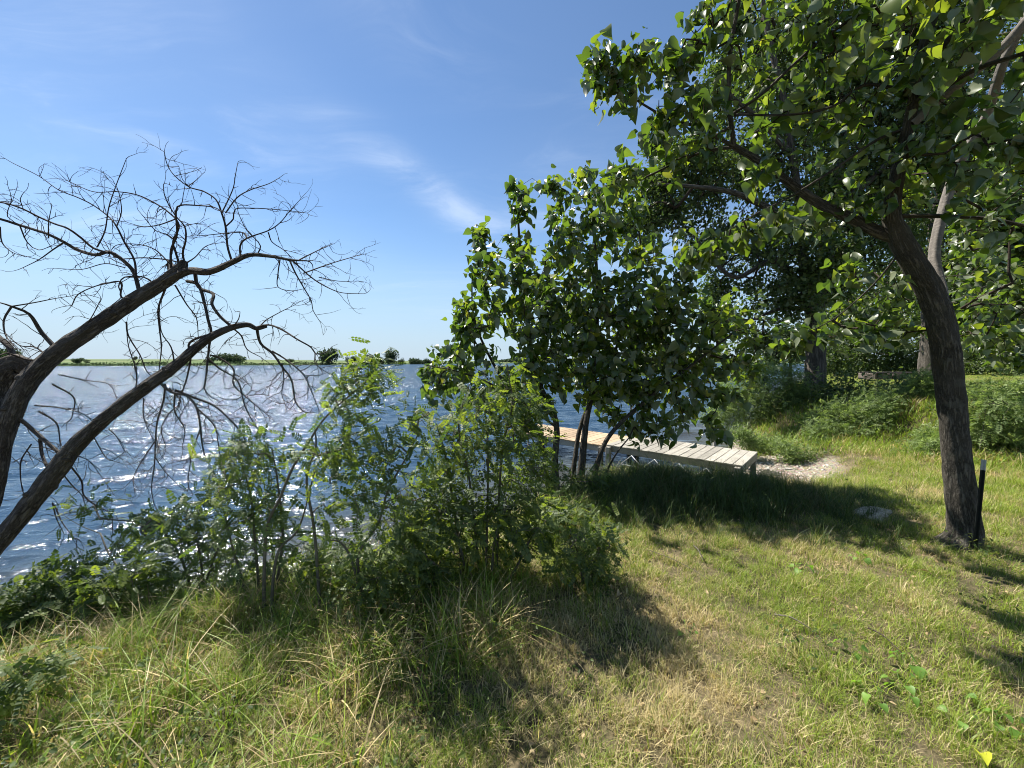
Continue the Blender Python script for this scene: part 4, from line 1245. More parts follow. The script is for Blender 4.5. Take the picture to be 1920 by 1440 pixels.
# a bare grey pole leaning up out of the bank (dead sapling)
tb = Tubes()
bb = G(275, 1150)
p_ = pl([(275, 1148), (240, 1090), (205, 1040), (188, 1000)], 3.0, 3.3, .009, .005)
p_[0] = (bb[0], bb[1], bb[2] - .02, .009)
root = thing('dead_sapling', bb, 'thin bare grey sapling leaning left between the low dark shrub and the sparse one', 'sapling')
tb.add(p_, k=7, step=.04); tb.build('stem', M['greystem'], root, bb)
tb = Tubes(); tb.add(pl([(205, 1040), (228, 1000), (215, 960)], 3.2, 3.3, .004, .002), k=5, step=.04); tb.build('branch', M['greystem'], root, bb)
tb = Tubes(); tb.add(pl([(188, 1000), (150, 985), (110, 960)], 3.3, 3.3, .004, .0015), k=5, step=.04); tb.build('branch', M['greystem'], root, bb)

# ------------------------------------------------------------------ dock
def box_mesh(name, lx, ly, lz, mat, bev=.004):
    import bmesh
    bm = bmesh.new()
    bmesh.ops.create_cube(bm, size=1)
    bmesh.ops.scale(bm, vec=(lx, ly, lz), verts=bm.verts)
    bmesh.ops.bevel(bm, geom=bm.edges[:], offset=min(bev, lz * .3, lx * .3), segments=1, affect='EDGES')
    me = bpy.data.meshes.new(name); bm.to_mesh(me); bm.free()
    me.materials.append(mat)
    return me


H = 1.73
DZ = EYE - H                               # deck top level
A = np.array([2.243 * H, 3.68 * H]); C_ = np.array([1.62 * H, 4.235 * H]); B_ = np.array([2.807 * H, 4.186 * H])
ax = (C_ - A) / np.linalg.norm(C_ - A)     # along the dock, out into the lake
cx = np.array([ax[1], -ax[0]])             # across, away from the camera
if np.dot(cx, B_ - A) < 0: cx = -cx
WID = float(np.dot(cx, B_ - A))


def dock(root_label, start, n, name, deckmat, gap=.008, pw=.14, zoff=0.0, truss=True, legs=(0, 1), seed=0, wid=WID, fascia=True):
    """start: near corner (x,y); local +Y across the dock, local -X... built in a frame whose X is along the dock"""
    rg = random.Random(seed)
    ang = math.atan2(ax[1], ax[0])
    ang_c = math.atan2(cx[1], cx[0])
    sgn = 1 if (ang_c - ang + 2 * math.pi) % (2 * math.pi) < math.pi else -1
    L = n * (pw + gap)
    root = thing(name, (start[0], start[1], DZ + zoff), root_label, 'dock', 'dock sections')
    root.rotation_euler = (0, 0, ang)
    pm = box_mesh('plank', pw, wid + .03, .028, deckmat)
    for i in range(n):
        o = link('plank', pm, root, (pw / 2 + i * (pw + gap), sgn * wid / 2 + rg.uniform(-.006, .006), -.014 + rg.uniform(-.002, .002)))
        o.rotation_euler = (rg.uniform(-.003, .003), rg.uniform(-.008, .008), rg.uniform(-.006, .006))
    bm_ = box_mesh('stringer', L - .01, .04, .115, M['beam'])
    for yy in (.02, wid - .02):
        link('stringer', bm_, root, (L / 2, sgn * yy, -.0305 - .0575))
    rim = box_mesh('end_beam', .04, wid - .09, .115, M['beam'])
    for xx in (.022, L - .022):
        link('end_beam', rim, root, (xx, sgn * wid / 2, -.0305 - .0575))
    pmh = box_mesh('post', .09, .09, .58, M['beam'], .006)
    for xx in (([.07] if 0 in legs else []) + ([L - .07] if 1 in legs else [])):
        for yy in (-.05, wid + .05):
            x_, y_ = start[0] + ax[0] * xx + cx[0] * yy, start[1] + ax[1] * xx + cx[1] * yy
            link('post', pmh, root, (xx, sgn * yy, -.035 - .29))
    if truss:
        for yy in (-.012, wid + .012):
            tb = Tubes()
            zc = -.36
            tb.add([(.1, sgn * yy, zc, .014), (L - .1, sgn * yy, zc, .014)], k=8)
            tb.build('lower_chord', M['galv'], root)
            m_ = max(2, int(round(L / .55)))
            for i in range(m_):
                x0, x1 = .1 + (L - .2) * i / m_, .1 + (L - .2) * (i + .5) / m_
                x2 = .1 + (L - .2) * (i + 1) / m_
                for (xa, za, xb, zb) in ((x0, -.15, x1, zc), (x1, zc, x2, -.15)):
                    tb = Tubes(); tb.add([(xa, sgn * yy, za, .010), (xb, sgn * yy, zb, .010)], k=6)
                    tb.build('brace', M['galv'], root)
    return root, L


r1, L1 = dock('grey weathered dock section standing with its end on the pebble beach', A, 17, 'dock_section', M['deck_grey'], seed=1)
st2 = A + ax * (L1 + .04)
r2, L2 = dock('tan newer dock section farther out, seen between the linden stems', st2, 19, 'dock_section', M['deck_tan'], seed=2, zoff=-.03, truss=False)
# a short crosswise landing board beyond
bm_post = thing('mooring_post', (*(B_ + ax * .95 + cx * .22), WATER - .3), 'pale square mooring post standing behind the grey dock section', 'post')
link('shaft', box_mesh('shaft', .07, .07, 1.02, M['beam'], .006), bm_post, (0, 0, .48))
link('cap', box_mesh('cap', .09, .09, .03, M['beam'], .006), bm_post, (0, 0, 1.006))

# ------------------------------------------------------------------ metal stake beside the linden
sb = GY(1852, 3.28)
root = thing('fence_post', sb, 'dark steel fence stake with grey top, right beside the leaning linden trunk', 'post')
tp = P(1846, 862, 3.28)
ln = float(np.linalg.norm(tp - sb)) + .1
tdir = nrm(tp - sb)


def tpost(z0, z1, s):
    prof = [(-.018, 0), (-.018, .005), (-.003, .006), (-.003, .032), (.003, .032), (.003, .006), (.018, .005), (.018, 0)]
    v = []
    for z in (z0, z1):
        v += [(x * s, y * s, z) for x, y in prof]
    k = len(prof)
    q = [(i, (i + 1) % k, k + (i + 1) % k, k + i) for i in range(k)]
    return v, q, k


for nm, z0, z1_, mt, s in (('shaft', -.1, ln - .19, M['post'], .85), ('painted_top', ln - .19, ln - .1, M['postcap'], .85)):
    v_, q_, k_ = tpost(z0, z1_, s)
    me = bpy.data.meshes.new(nm); me.from_pydata(v_, [], q_ + [tuple(range(k_))[::-1], tuple(range(k_, 2 * k_))]); me.materials.append(mt); me.update()
    o = link(nm, me, root)
    o.rotation_mode = 'QUATERNION'; o.rotation_quaternion = Vector(tdir).to_track_quat('Z', 'Y')
tb = Tubes()
for i in range(8):
    z = .1 + i * .07
    tb.add([(0, -.002, z, .006), (0, -.010, z, .006)], k=6)
o = tb.build('studs', M['post'], root); o.rotation_mode = 'QUATERNION'; o.rotation_quaternion = Vector(tdir).to_track_quat('Z', 'Y')
o['kind'] = 'stuff'

# ------------------------------------------------------------------ stones, fire ring, sticks, weeds
def rock(name, loc, size, mat, seed, label=None, cat='rock', group=None, flat=.5, sub=3, lump=.12):
    import bmesh
    rg = np.random.default_rng(seed)
    bm = bmesh.new()
    bmesh.ops.create_icosphere(bm, subdivisions=sub, radius=1)
    ph = rg.uniform(0, 6, 6)
    for v in bm.verts:
        c = v.co
        f = 1 + lump * (math.sin(3 * c.x + ph[0]) * math.sin(2.5 * c.y + ph[1]) + .6 * math.sin(5 * c.y + ph[2]) * math.sin(5 * c.z + ph[3]) + .4 * math.sin(9 * c.x + ph[4]) * math.sin(8 * c.y + ph[5]))
        z = c.z
        if z > .45: z = .45 + (z - .45) * .25
        v.co = Vector((c.x * f * size[0], c.y * f * size[1], z * f * size[2]))
    me = bpy.data.meshes.new(name); bm.to_mesh(me); bm.free()
    for p in me.polygons: p.use_smooth = True
    me.materials.append(mat)
    o = link(name, me, None, [float(c) for c in loc])
    o.rotation_euler = (rg.uniform(-.1, .1), rg.uniform(-.1, .1), rg.uniform(0, 6))
    if label: tag(o, label, cat, group)
    return o


g = G(1638, 968)
o = rock('flat_stone', (g[0], g[1], g[2] - .005), (.24, .15, .09), M['stone'], 3, 'flat pale slab of rough stone half in the shade of the tall grass', 'stone', lump=.28)
o.scale.z = 1.25
o.rotation_euler = (0, 0, .3)
g = G(1545, 905)
o = rock('flat_stone', (g[0], g[1], g[2] - .01), (.30, .16, .06), M['stone'], 4, 'pale flat stone set in the grass between dock and linden', 'stone'); o.rotation_euler = (0, 0, -.2)
g = G(1315, 905)
rock('shore_stone', (g[0], g[1], g[2]), (.13, .10, .10), M['stone2'], 5, 'whitish stone at the waterline in front of the grey dock section', 'stone', None, sub=2)
for i, (px, py, s, lab) in enumerate([(1452, 868, .06, 'small pale stone on the beach nearest the dock end'), (1478, 880, .07, 'small pale stone on the beach between dock end and grass'),
                                      (1500, 893, .08, 'low pale stone at the top of the beach'), (1440, 880, .05, 'smallest pale stone beside the dock leg')]):
    g = G(px, py)
    rock('beach_stone', (g[0], g[1], g[2] + s * .1), (s, s * .8, s * .5), M['stone2'] if i % 2 else M['stone'], 20 + i, lab, 'stone', 'stones on the beach', sub=2)

# pebbles, too many to count
ptv = np.array([(-1, -.8, 0), (1, -.7, 0), (.9, .8, 0), (-.8, .9, 0), (-.45, -.4, .6), (.5, -.35, .55), (.4, .45, .6), (-.4, .4, .5)], float)
ptf = [np.array([(4, 5, 6, 7), (0, 1, 5, 4), (1, 2, 6, 5), (2, 3, 7, 6), (3, 0, 4, 7)])]
N_ = 30000
xx = RNG.uniform(-1, 9.5, N_); yy = RNG.uniform(5, 13.5, N_)
sh = -sdist(LAKE, xx, yy)
bw = .35 + 2.6 * BEACH(xx, yy)
okk = (sh > -.5) & (sh < bw * RNG.uniform(.4, 1.1, N_))
xx, yy = xx[okk], yy[okk]
o_ = np.stack([xx, yy, ground(xx, yy) - .003], -1)
aa = RNG.uniform(0, 6.28, len(xx))
rot = np.zeros((len(xx), 3, 3)); rot[:, 0, 0] = np.cos(aa); rot[:, 0, 1] = -np.sin(aa); rot[:, 1, 0] = np.sin(aa); rot[:, 1, 1] = np.cos(aa); rot[:, 2, 2] = 1
vs, fs, rn = scatter((ptv, ptf), o_, rot, RNG.uniform(.008, .03, len(xx)))
m, N = new_mat('pebble')
at = N.n('ShaderNodeAttribute', attribute_name='rnd')
out(N, N.n('ShaderNodeBsdfPrincipled', {'Base Color': N.ramp(at.outputs['Fac'], [(0, (.14, .12, .10)), (.4, (.34, .29, .23)), (.8, (.52, .46, .38)), (1, (.62, .58, .52))]), 'Roughness': .8}))
tag(link('beach_pebbles', mesh_np('beach_pebbles', vs, fs, m, rnd=rn, smooth=False)), 'pale pebbles along the waterline by the dock', 'pebbles', kind='stuff')

# fire ring on the far lawn
fr = GY(1655, 19.5)
root = thing('fire_ring', fr, 'low dark fire ring with timber lid on the far sunlit lawn', 'fire ring')
for i in range(9):
    a_ = i / 9 * math.pi * 2
    o = link('block', box_mesh('block', .52, .22, .34, M['brick'], .02), root, (math.cos(a_) * .85, math.sin(a_) * .6, .15))
    o.rotation_euler = (0, 0, a_ + math.pi / 2)
for i in range(5):
    o = link('board', box_mesh('board', 2.3, .2, .05, M['charred'], .01), root, (.35, -.45 + i * .23, .36 + .015 * (i % 2)))

# sticks
STK = [((1452, 1163), (1520, 1195), .006, 'greystem', 'pale dry stick lying on the middle of the lawn'), ((1628, 1192), (1690, 1240), .005, 'deadtwig', 'dark thin stick lying on the lawn above the heart-leaved weeds'),
       ((1300, 1030), (1318, 1062), .006, 'greystem', 'short pale stick standing in the grass below the dark mound'), ((790, 1003), (890, 1007), .007, 'greystem', 'bare grey stick poking sideways out of the wind-combed shrub'),
       ((1215, 1040), (1330, 1100), .003, 'greystem', 'long thin straw stalk bent across the lawn edge')]
for i, (p, q, r, mt, lab) in enumerate(STK):
    if i == 3:
        a_, b_ = P(*p, 3.5), P(*q, 3.5)
    else:
        a_, b_ = G(*p), G(*q)
        a_ = a_ + np.array([0, 0, .035]); b_ = b_ + np.array([0, 0, .045])
    md = (a_ + b_) / 2 + np.array([.01, .02, .012])
    tb = Tubes(); tb.add([(*a_, r), (*md, r * .8), (*b_, r * .45)], k=7, step=.03)
    o = tb.build('stick', M[mt], None, a_); o.location = [float(c) for c in a_]
    tag(o, lab, 'stick', 'fallen sticks')

# broad-leaved weeds
WD = [(1503, 1075, 5, .075, 'heart-leaved weed in the lawn below the shaded mound, left one'), (1612, 1052, 5, .06, 'upright heart-leaved weed near the flat stone'),
      (1596, 1232, 3, .06, 'two-leaved round weed in the middle right of the lawn'), (1700, 1258, 6, .065, 'spreading round-leaved weed at the end of the dark stick'),
      (1690, 1290, 4, .05, 'low round-leaved weed just below the spreading one'), (1700, 1310, 3, .05, 'single bright weed leaf rosette below the others'), (1635, 1318, 4, .055, 'bright yellowish weed left of the round-leaved patch'),
      (1888, 1372, 6, .065, 'large pale weed rosette at the right edge of the lawn'), (1290, 1195, 5, .03, 'small bright clover-like weed on the dry lawn'), (124, 1418, 4, .045, 'pale four-leaved seedling in the lower left corner'),
      (1860, 1345, 3, .045, 'small round weed above the pale rosette'), (1805, 1362, 3, .04, 'tiny round weed left of the pale rosette'), (605, 1378, 3, .035, 'small pale leafed weed among the litter, bottom centre left')]
wl_mesh = [mesh_np('leaf', tv, tf, M['weed']) for tv, tf in heart]
for i, (px, py, n, s, lab) in enumerate(WD):
    g = G(px, py)
    rg = np.random.default_rng(200 + i)
    root = thing('broadleaf_weed', g, lab, 'weed', 'broad-leaved weeds in the lawn')
    tb = Tubes()
    for q in range(n):
        a_ = q / n * 6.28 + rg.uniform(-.5, .5)
        h = rg.uniform(.03, .065)
        tip = np.array([math.cos(a_) * .05, math.sin(a_) * .05, h])
        tb.add([(0, 0, -.01, .0016), (*(tip * .6), .0014), (*tip, .001)], k=5)
        ob = bpy.data.objects.new('leaf', wl_mesh[rg.integers(0, 3)])
        d = np.array([[math.cos(a_), math.sin(a_), -.15]]); nn = np.array([[rg.normal(0, .25), rg.normal(0, .25) - .2, 1]])
        rt = frames(d, nn)[0] * s * rg.uniform(.6, 1.1)
        m4 = np.eye(4); m4[:3, :3] = rt; m4[:3, 3] = tip
        ob.matrix_basis = Matrix(m4.tolist()); ob.parent = root; scn.collection.objects.link(ob)
    tb.build('stalks', M['weed'], root)
# fallen leaves
FL = [(1838, 1425, .065, 'yellowleaf', 'bright yellow curled leaf at the bottom right'), (1737, 1067, .05, 'bleach', 'pale dry leaf scrap standing below the linden trunk'), (1745, 1085, .06, 'bleach', 'pale dry curled leaf lying just below the upright scrap'),
      (1150, 1108, .045, 'bleach', 'dry tan leaf in the little pile at the lawn edge, left one'), (1162, 1120, .045, 'bleach', 'dry tan leaf in the little pile at the lawn edge, lower one'), (1140, 1122, .04, 'bleach', 'dry tan leaf in the little pile at the lawn edge, lowest left one'),
      (1172, 1108, .04, 'bleach', 'dry tan leaf in the little pile at the lawn edge, right one'), (1243, 1388, .03, 'bleach', 'small pale fallen leaf on the lawn at the bottom')]
for i, (px, py, s, mt, lab) in enumerate(FL):
    g = G(px, py)
    tv, tf = heart[(1, 3, 2)[i % 3]]
    o = link('fallen_leaf', mesh_np('fallen_leaf', tv, tf, M[mt]), None, (float(g[0]), float(g[1]), float(g[2]) + .03))
    rg = random.Random(i)
    o.rotation_euler = (rg.uniform(-.3, .8), rg.uniform(-.4, .4), rg.uniform(0, 6)); o.scale = (s, s, s)
    tag(o, lab, 'leaf', 'fallen leaves on the lawn')

# ------------------------------------------------------------------ far shore trees and bushes
FT = [(618, 345, 34, 25, 'round dark tree standing alone on the far shore'), (664, 380, 16, 13, 'small tree on the far shore just right of the lone round one'), (682, 400, 12, 10, 'smallest tree between the low clusters on the far shore'),
      (694, 400, 18, 14, 'tree with flat crown on the far shore, left of the tall pair'), (712, 410, 14, 11, 'low tree joined to the left of the far shore cluster'), (733, 410, 27, 21, 'tallest tree of the far shore cluster right of the lone one'), (752, 430, 12, 10, 'low tree right of the tallest in the far cluster'),
      (775, 450, 20, 9, 'low wide tree at the right of the far shore cluster'), (800, 460, 22, 9, 'low wide bush at the right end of the far shore tree line'), (428, 290, 30, 13, 'bush on the far field edge behind the lower dead tree'), (450, 300, 22, 10, 'second bush on the far field edge, right of the first'),
      (392, 285, 14, 7, 'small far bush left of the field edge bushes'), (150, 262, 16, 7, 'low bush at the left end of the far field'), (10, 330, 40, 18, 'dark far trees at the left frame edge'), (-20, 300, 40, 20, 'tall far tree cut by the left frame edge'),
      (545, 420, 10, 5, 'tiny far bush halfway along the far field'), (255, 520, 7, 5, 'tiny lone tree on the field skyline')]
ftm = leaf_tmpl([(0, 0), (.5, .45), (1, 0)], .2, .1)
for i, (px, Y, wpx, hpx, lab) in enumerate(FT):
    bb = GY(px, Y); rg = np.random.default_rng(300 + i)
    w_, h_ = 1.2 * wpx / 720 * Y / 2, 1.35 * hpx / 720 * Y
    root = thing('far_tree', bb, lab, 'tree', 'trees and bushes on the far shore')
    tb = Tubes(); tb.add([(0, 0, -.3, w_ * .06), (0, 0, h_ * .5, w_ * .04)], k=6); tb.build('trunk', M['bark_oak'], root)
    n = 1500
    cs = rg.normal(size=(9, 3)) * np.array([w_ * .40, w_ * .40, h_ * .16]) + np.array([0, 0, h_ * .52])
    d = nrm(rg.normal(size=(n, 3))) * rg.random((n, 1)) ** .4 * np.array([w_ * .48, w_ * .48, h_ * .36])
    o_ = cs[rg.integers(0, 9, n)] + d
    o_[:, 2] = np.maximum(o_[:, 2], .2)
    rt = frames(rg.normal(size=(n, 3)), rg.normal(size=(n, 3)) + np.array([0, 0, .6]))
    vs, fs, rn = scatter(ftm, o_, rt, rg.uniform(.6, 1.3, n) * w_ * .16, rg)
    o = link('crown', mesh_np('crown', vs, fs, M['farleaf'], rnd=rn, smooth=False), root); o['kind'] = 'stuff'
# reeds and scrub along the far waterline
FE = [(-150, 400), (-165, 350), (-175, 300), (-205, 262), (-240, 245), (-280, 235), (-330, 245)]
rg = np.random.default_rng(19)
n = 4500
k = rg.integers(0, len(FE) - 1, n); t = rg.random(n)
fa = np.array(FE, float)
pp = fa[k] * (1 - t)[:, None] + fa[k + 1] * t[:, None]
pp = pp * (1 + np.abs(rg.normal(0, .012, n)) + .002)[:, None]
hh = .25 + .9 * np.clip(np.sin(pp[:, 0] * .21) + np.sin(pp[:, 1] * .13 + pp[:, 0] * .05), 0, 2)
o_ = np.stack([pp[:, 0], pp[:, 1], np.maximum(ground(pp[:, 0], pp[:, 1]), WATER) + rg.random(n) * hh], -1)
vs, fs, rn = scatter(ftm, o_, frames(rg.normal(size=(n, 3)) + np.array([0, 0, 1]), rg.normal(size=(n, 3))), rg.uniform(.4, 1.1, n), rg)
tag(link('far_reeds', mesh_np('far_reeds', vs, fs, M['farleaf'], rnd=rn, smooth=False)), 'reeds and low scrub along the far waterline', 'reeds', kind='stuff')
# continuous low treeline on the far horizon
n = 9000
rg = np.random.default_rng(9)
t = rg.random(n)
xx = -60 + 620 * t; yy = 1180 - 120 * t + rg.uniform(-30, 30, n)
px_, py_ = xx, yy
hh = 9 + 5 * np.sin(xx * .021) + 3 * np.sin(xx * .07 + 1)
o_ = np.stack([xx, yy, ground(xx, yy) + rg.random(n) * hh], -1)
vs, fs, rn = scatter(ftm, o_, frames(rg.normal(size=(n, 3)), rg.normal(size=(n, 3))), rg.uniform(3, 7, n), rg)
tag(link('far_woods', mesh_np('far_woods', vs, fs, M['farleaf'], rnd=rn, smooth=False)), 'distant strip of woods on the horizon beyond the lake', 'woods', kind='stuff')

# ------------------------------------------------------------------ grass
def blade(rg, x, y, h, w, lean, az_, segs=3):
    """one bent blade; returns verts and faces"""
    v = []; c, s = math.cos(az_), math.sin(az_)
    for i in range(segs + 1):
        t = i / segs
        off = lean * t * t
        z = h * t * (1 - .25 * (lean / max(h, .01)) * t)
        ww = w * (1 - t ** 1.6) / 2
        bx, by = x + c * off, y + s * off
        if i < segs:
            v += [(bx - s * ww, by + c * ww, z), (bx + s * ww, by - c * ww, z)]
        else:
            v.append((bx, by, z))
    f4 = [(2 * i, 2 * i + 1, 2 * i + 3, 2 * i + 2) for i in range(segs - 1)]
    k = 2 * (segs - 1)
    return v, f4, [(k, k + 1, k + 2)]


def tuft(name, seed, n, rad, hmin, hmax, w, leanf, mat, litter=0, segs=3, windaz=None):
    rg = np.random.default_rng(seed)
    V = []; Q = []; T = []; Rn = []
    for i in range(n):
        r = rad * math.sqrt(rg.random()); a_ = rg.uniform(0, 6.28)
        h = rg.uniform(hmin, hmax)
        la = rg.uniform(0, 6.28) if windaz is None else windaz + rg.normal(0, .9)
        v, f4, f3 = blade(rg, r * math.cos(a_), r * math.sin(a_), h, w * rg.uniform(.6, 1.3), h * leanf * rg.uniform(.2, 1.3), la, segs)
        b = len(V)
        V += v; Q += [tuple(b + k for k in f) for f in f4]; T += [tuple(b + k for k in f) for f in f3]
        Rn += [rg.random()] * len(v)
    for i in range(litter):
        x, y = rg.uniform(-rad, rad, 2); a_ = rg.uniform(0, 6.28); L = rg.uniform(.02, .065); ww = rg.uniform(.0008, .0018); z = rg.uniform(.002, .02)
        z2 = z + rg.uniform(-.005, .018)
        c, s = math.cos(a_), math.sin(a_)
        b = len(V)
        V += [(x - s * ww, y + c * ww, z), (x + s * ww, y - c * ww, z), (x + c * L, y + s * L, z2)]
        T.append((b, b + 1, b + 2)); Rn += [rg.uniform(0, .12)] * 3
    me = mesh_np(name, np.array(V), [np.array(T), np.array(Q)], mat, rnd=np.array(Rn), smooth=False)
    return bpy.data.objects.new(name, me)


def leaf_tuft(name, seed, n, rad, h, mat, tm, s):
    rg = np.random.default_rng(seed)
    o_ = np.stack([rg.normal(0, rad, n), rg.normal(0, rad, n), rg.uniform(.01, h, n)], -1)
    rt = frames(rg.normal(size=(n, 3)) * np.array([1, 1, .4]), rg.normal(0, .4, (n, 3)) + np.array([0, 0, 1]))
    vs, fs, rn = scatter(tm, o_, rt, rg.uniform(.5, 1.2, n) * s, rg)
    return bpy.data.objects.new(name, mesh_np(name, vs, fs, mat, rnd=rn, smooth=False))


def instancer(name, pts, rotz, tilt, scale, idx, variants, label, cat='grass'):
    col = bpy.data.collections.new(name + '_kinds')
    for v in variants: col.objects.link(v)
    me = bpy.data.meshes.new(name)
    me.vertices.add(len(pts)); me.vertices.foreach_set('co', np.ascontiguousarray(pts, dtype=np.float32).ravel())
    a = me.attributes.new('rot', 'FLOAT_VECTOR', 'POINT')
    rv = np.stack([tilt[:, 0], tilt[:, 1], rotz], -1).astype(np.float32); a.data.foreach_set('vector', rv.ravel())
    a = me.attributes.new('scl', 'FLOAT', 'POINT'); a.data.foreach_set('value', scale.astype(np.float32))
    a = me.attributes.new('idx', 'INT', 'POINT'); a.data.foreach_set('value', idx.astype(np.int32))
    o = link(name, me)
    ng = bpy.data.node_groups.new(name, 'GeometryNodeTree')
    ng.interface.new_socket('Geometry', in_out='INPUT', socket_type='NodeSocketGeometry')
    ng.interface.new_socket('Geometry', in_out='OUTPUT', socket_type='NodeSocketGeometry')
    K = NT(ng)
    gi = K.n('NodeGroupInput'); go = K.n('NodeGroupOutput')
    ci = K.n('GeometryNodeCollectionInfo'); ci.inputs[0].default_value = col
    ci.inputs['Separate Children'].default_value = True; ci.inputs['Reset Children'].default_value = True
    def attr(nm, typ):
        nd = K.n('GeometryNodeInputNamedAttribute', data_type=typ); nd.inputs[0].default_value = nm
        return nd.outputs[0]
    iop = K.n('GeometryNodeInstanceOnPoints')
    K.set(iop.inputs['Points'], gi.outputs[0]); K.set(iop.inputs['Instance'], ci.outputs[0])
    iop.inputs['Pick Instance'].default_value = True
    K.set(iop.inputs['Instance Index'], attr('idx', 'INT'))
    K.set(iop.inputs['Rotation'], attr('rot', 'FLOAT_VECTOR'))
    K.set(iop.inputs['Scale'], attr('scl', 'FLOAT'))
    K.set(go.inputs[0], iop.outputs[0])
    md = o.modifiers.new('scatter', 'NODES'); md.node_group = ng
    tag(o, label, cat, kind='stuff')
    return o


def place(n, x0, x1, y0, y1, dens_fn, rg):
    x = rg.uniform(x0, x1, n); y = rg.uniform(y0, y1, n)
    k = rg.random(n) < dens_fn(x, y)
    return x[k], y[k]


def infront(x, y, m=.35):
    return (np.abs(x) < 1.36 * y + 1.2 + m) & (y > .2)


MOUND = lambda x, y: np.exp(-(((x - 2.1 - .25 * (y - 4.8)) / 2.05) ** 2) ** 1.5 - (((y - 4.8 + .10 * (x - 2.4)) / 1.05) ** 2) ** 1.3)
g_trunk = b0
rgG = np.random.default_rng(77)


def shag(x, y):
    """how rough the grass is: 1 on the bank, 0 on the mown lawn"""
    s = -sdist(LAKE, x, y)
    edge = 1 - sm((s - .9) / 1.1)
    left = sm((.35 - x + .25 * np.sin(y * 3)) / .7) * .75
    right_close = 1 - sm((s - .5) / .8)
    e = np.where(x > 3.2, right_close * .3, edge)
    foot = .9 * np.exp(-(((x - b0[0]) / .38) ** 2 + ((y - b0[1] + .12) / .32) ** 2))
    return np.clip(np.maximum(np.maximum(e, left), foot), 0, 1)


# mown lawn
def d_lawn(x, y):
    s = -sdist(LAKE, x, y)
    d = np.hypot(x, y)
    return infront(x, y) * (1 - .97 * sm(BEACH(x, y) * 1.8)) * (.45 + .55 * sm((wob(x * 5.3 + 2, y * 4.9) + .25) / .5)) * (s > .35) * (1 - .75 * shag(x, y)) * (1 - .9 * (MOUND(x, y) > .5)) * np.clip(3.2 / d, .16, 1)


x, y = place(95000, -5, 10.5, .5, 9.5, d_lawn, rgG)
n = len(x)
lv = [tuft('lawn_tuft', i, 30, .055, .02, .075, .0027, .9, M['lawn'], litter=7) for i in range(5)]
pts = np.stack([x, y, ground(x, y) - .004], -1)
instancer('lawn_grass', pts, rgG.uniform(0, 6.28, n), rgG.normal(0, .05, (n, 2)), rgG.uniform(.55, 1.25, n) * (.8 + .55 * sm((wob(x * 4.1, y * 3.7) + .3) / .7)) * np.clip(np.hypot(x, y) / 5, 1, 1.7), rgG.integers(0, 5, n), lv,
          'short dry and green lawn grass in the foreground')

# rough grass on the bank and lower left
def d_tall(x, y):
    s = -sdist(LAKE, x, y)
    return infront(x, y) * (s > .02) * ((x < 3.6) | (np.hypot(x - b0[0], y - b0[1]) < .8)) * shag(x, y) * np.clip(.45 + .55 * sm((wob(x * 2.3, y * 2.1) + .35) / .5), 0, 1) * np.where(y < 2.6, 1, .6)


x, y = place(58000, -6.5, 5.0, .45, 7, d_tall, rgG)
n = len(x)
tv_ = [tuft('tall_tuft', 20 + i, 18, .06, .05, .22, .0042, 1.0, M['tall'], litter=14, segs=4) for i in range(5)]
s = -sdist(LAKE, x, y)
scl = 1.35 * rgG.uniform(.45, 1.1, n) * (0.55 + .6 * np.exp(-((s - .7) / .7) ** 2)) * (.7 + .6 * sm((wob(x * 3.1, y * 2.7) + .3) / .6)) * np.where(y < 1.7, .8, 1)
pts = np.stack([x, y, ground(x, y) - .006], -1)
instancer('bank_grass', pts, rgG.uniform(0, 6.28, n), rgG.normal(0, .10, (n, 2)), scl, rgG.integers(0, 5, n), tv_, 'rough knee-high grass along the bank and lower left')

# broad arching grass clumps
x, y = place(5200, -4.5, 2.0, 1.2, 6.0, lambda x, y: infront(x, y) * (shag(x, y) > .55) * (-sdist(LAKE, x, y) > .2) * (.22 + .75 * np.exp(-((x + .35) / .7) ** 2 - ((y - 2.5) / .6) ** 2)), rgG)
n = len(x)
bv = [tuft('broad_tuft', 40 + i, 15, .06, .12, .36, .0085, 1.2, M['tall'], litter=0, segs=5) for i in range(4)]
pts = np.stack([x, y, ground(x, y) - .006], -1)
instancer('broad_grass', pts, rgG.uniform(0, 6.28, n), rgG.normal(0, .1, (n, 2)), rgG.uniform(.5, 1.1, n), rgG.integers(0, 4, n), bv, 'broad-bladed arching grass clumps below the shrubs')

# dark mound grass in front of the dock
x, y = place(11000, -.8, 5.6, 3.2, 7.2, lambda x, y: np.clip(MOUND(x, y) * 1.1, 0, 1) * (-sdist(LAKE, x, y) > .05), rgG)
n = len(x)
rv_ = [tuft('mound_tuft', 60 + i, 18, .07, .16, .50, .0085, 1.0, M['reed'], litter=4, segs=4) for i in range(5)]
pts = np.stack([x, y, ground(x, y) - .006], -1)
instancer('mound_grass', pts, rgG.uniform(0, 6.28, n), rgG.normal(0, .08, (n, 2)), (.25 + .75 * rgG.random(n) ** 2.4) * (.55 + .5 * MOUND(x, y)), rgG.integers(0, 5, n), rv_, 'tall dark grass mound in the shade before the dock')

# grass and herbs on the far bank slope and terrace
def d_far(x, y):
    t = sdist(TERR, x, y); s = -sdist(LAKE, x, y)
    return infront(x, y, 0) * (s > .6) * (t > -.6) * (BEACH(x, y) < .35)


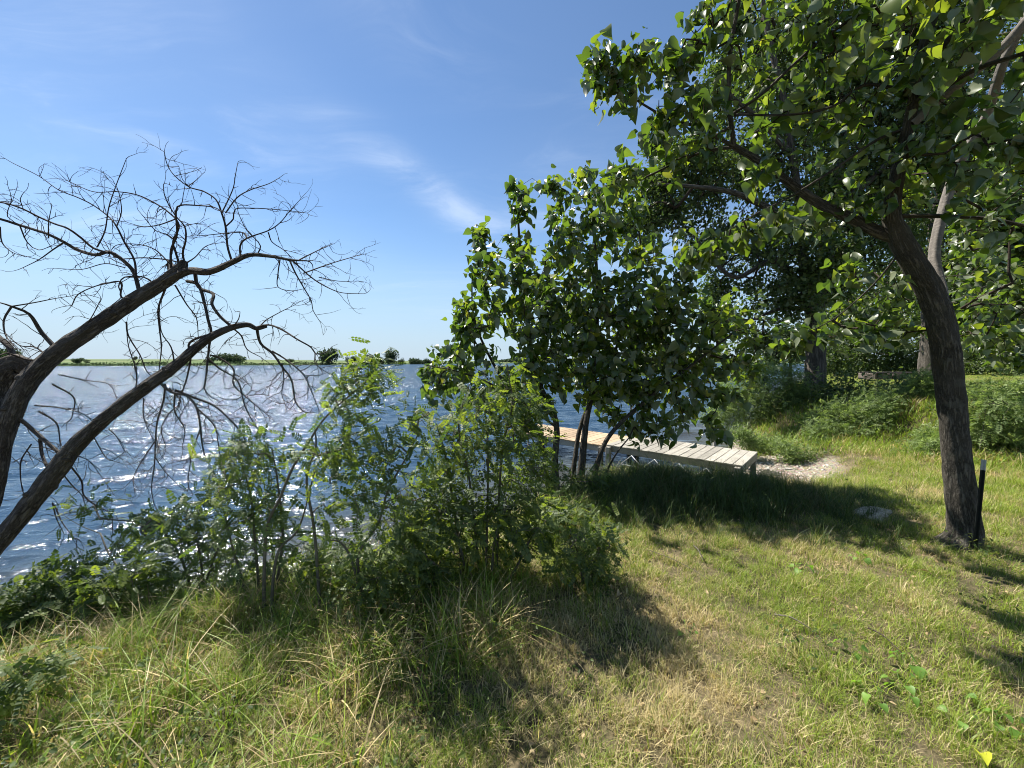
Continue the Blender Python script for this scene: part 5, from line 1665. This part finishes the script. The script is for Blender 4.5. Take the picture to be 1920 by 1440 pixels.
x, y = place(26000, 5.5, 30, 4, 27, d_far, rgG)
n = len(x)
t = sdist(TERR, x, y)
fv = [tuft('bank_tuft', 80 + i, 26, .16, .05, .14, .008, 1.0, M['tall'], litter=4) for i in range(4)]
pts = np.stack([x, y, ground(x, y) - .01], -1)
instancer('far_lawn_grass', pts, rgG.uniform(0, 6.28, n), rgG.normal(0, .05, (n, 2)), np.where(t < 2.4, rgG.uniform(.9, 2.4, n), rgG.uniform(.5, .9, n)), rgG.integers(0, 4, n), fv, 'grass on the far bank and its sunlit lawn')

# small leafy herbs in the rough grass
def d_herb(x, y):
    s = -sdist(LAKE, x, y)
    return infront(x, y) * (s > .05) * np.clip(shag(x, y) * .8 * (.2 + .8 * (wob(x * 2.1 + 4, y * 2.3) > -.05)) + .03, 0, 1)


x, y = place(4200, -6, 4.5, .6, 6.5, d_herb, rgG)
n = len(x)
hv = [leaf_tuft('herb_tuft', 90 + i, 34, .06, .15, M['locust'], lanc if i % 2 else oakleaf, .028) for i in range(4)]
pts = np.stack([x, y, ground(x, y)], -1)
instancer('undergrowth_herbs', pts, rgG.uniform(0, 6.28, n), rgG.normal(0, .1, (n, 2)), rgG.uniform(.5, 1.3, n), rgG.integers(0, 4, n), hv, 'small leafy herbs among the rough bank grass', 'undergrowth')
# dry leaf litter
x, y = place(14000, -5, 4.2, .6, 4.5, lambda x, y: infront(x, y) * (-sdist(LAKE, x, y) > .3) * np.clip(.30 + shag(x, y), 0, 1) * (wob(x * 1.7 + 1, y * 2.0) > -.2), rgG)
n = len(x)
o_ = np.stack([x, y, ground(x, y) + rgG.uniform(.005, .03, n)], -1)
vs, fs, rn = scatter(oakleaf, o_, frames(rgG.normal(size=(n, 3)) * np.array([1, 1, .3]), rgG.normal(0, .5, (n, 3)) + np.array([0, 0, 1])), rgG.uniform(.012, .035, n), rgG)
tag(link('dry_leaf_litter', mesh_np('dry_leaf_litter', vs, fs, M['bleach'], rnd=rn, smooth=False)), 'dry leaf litter between the grass stems', 'leaf litter', kind='stuff')
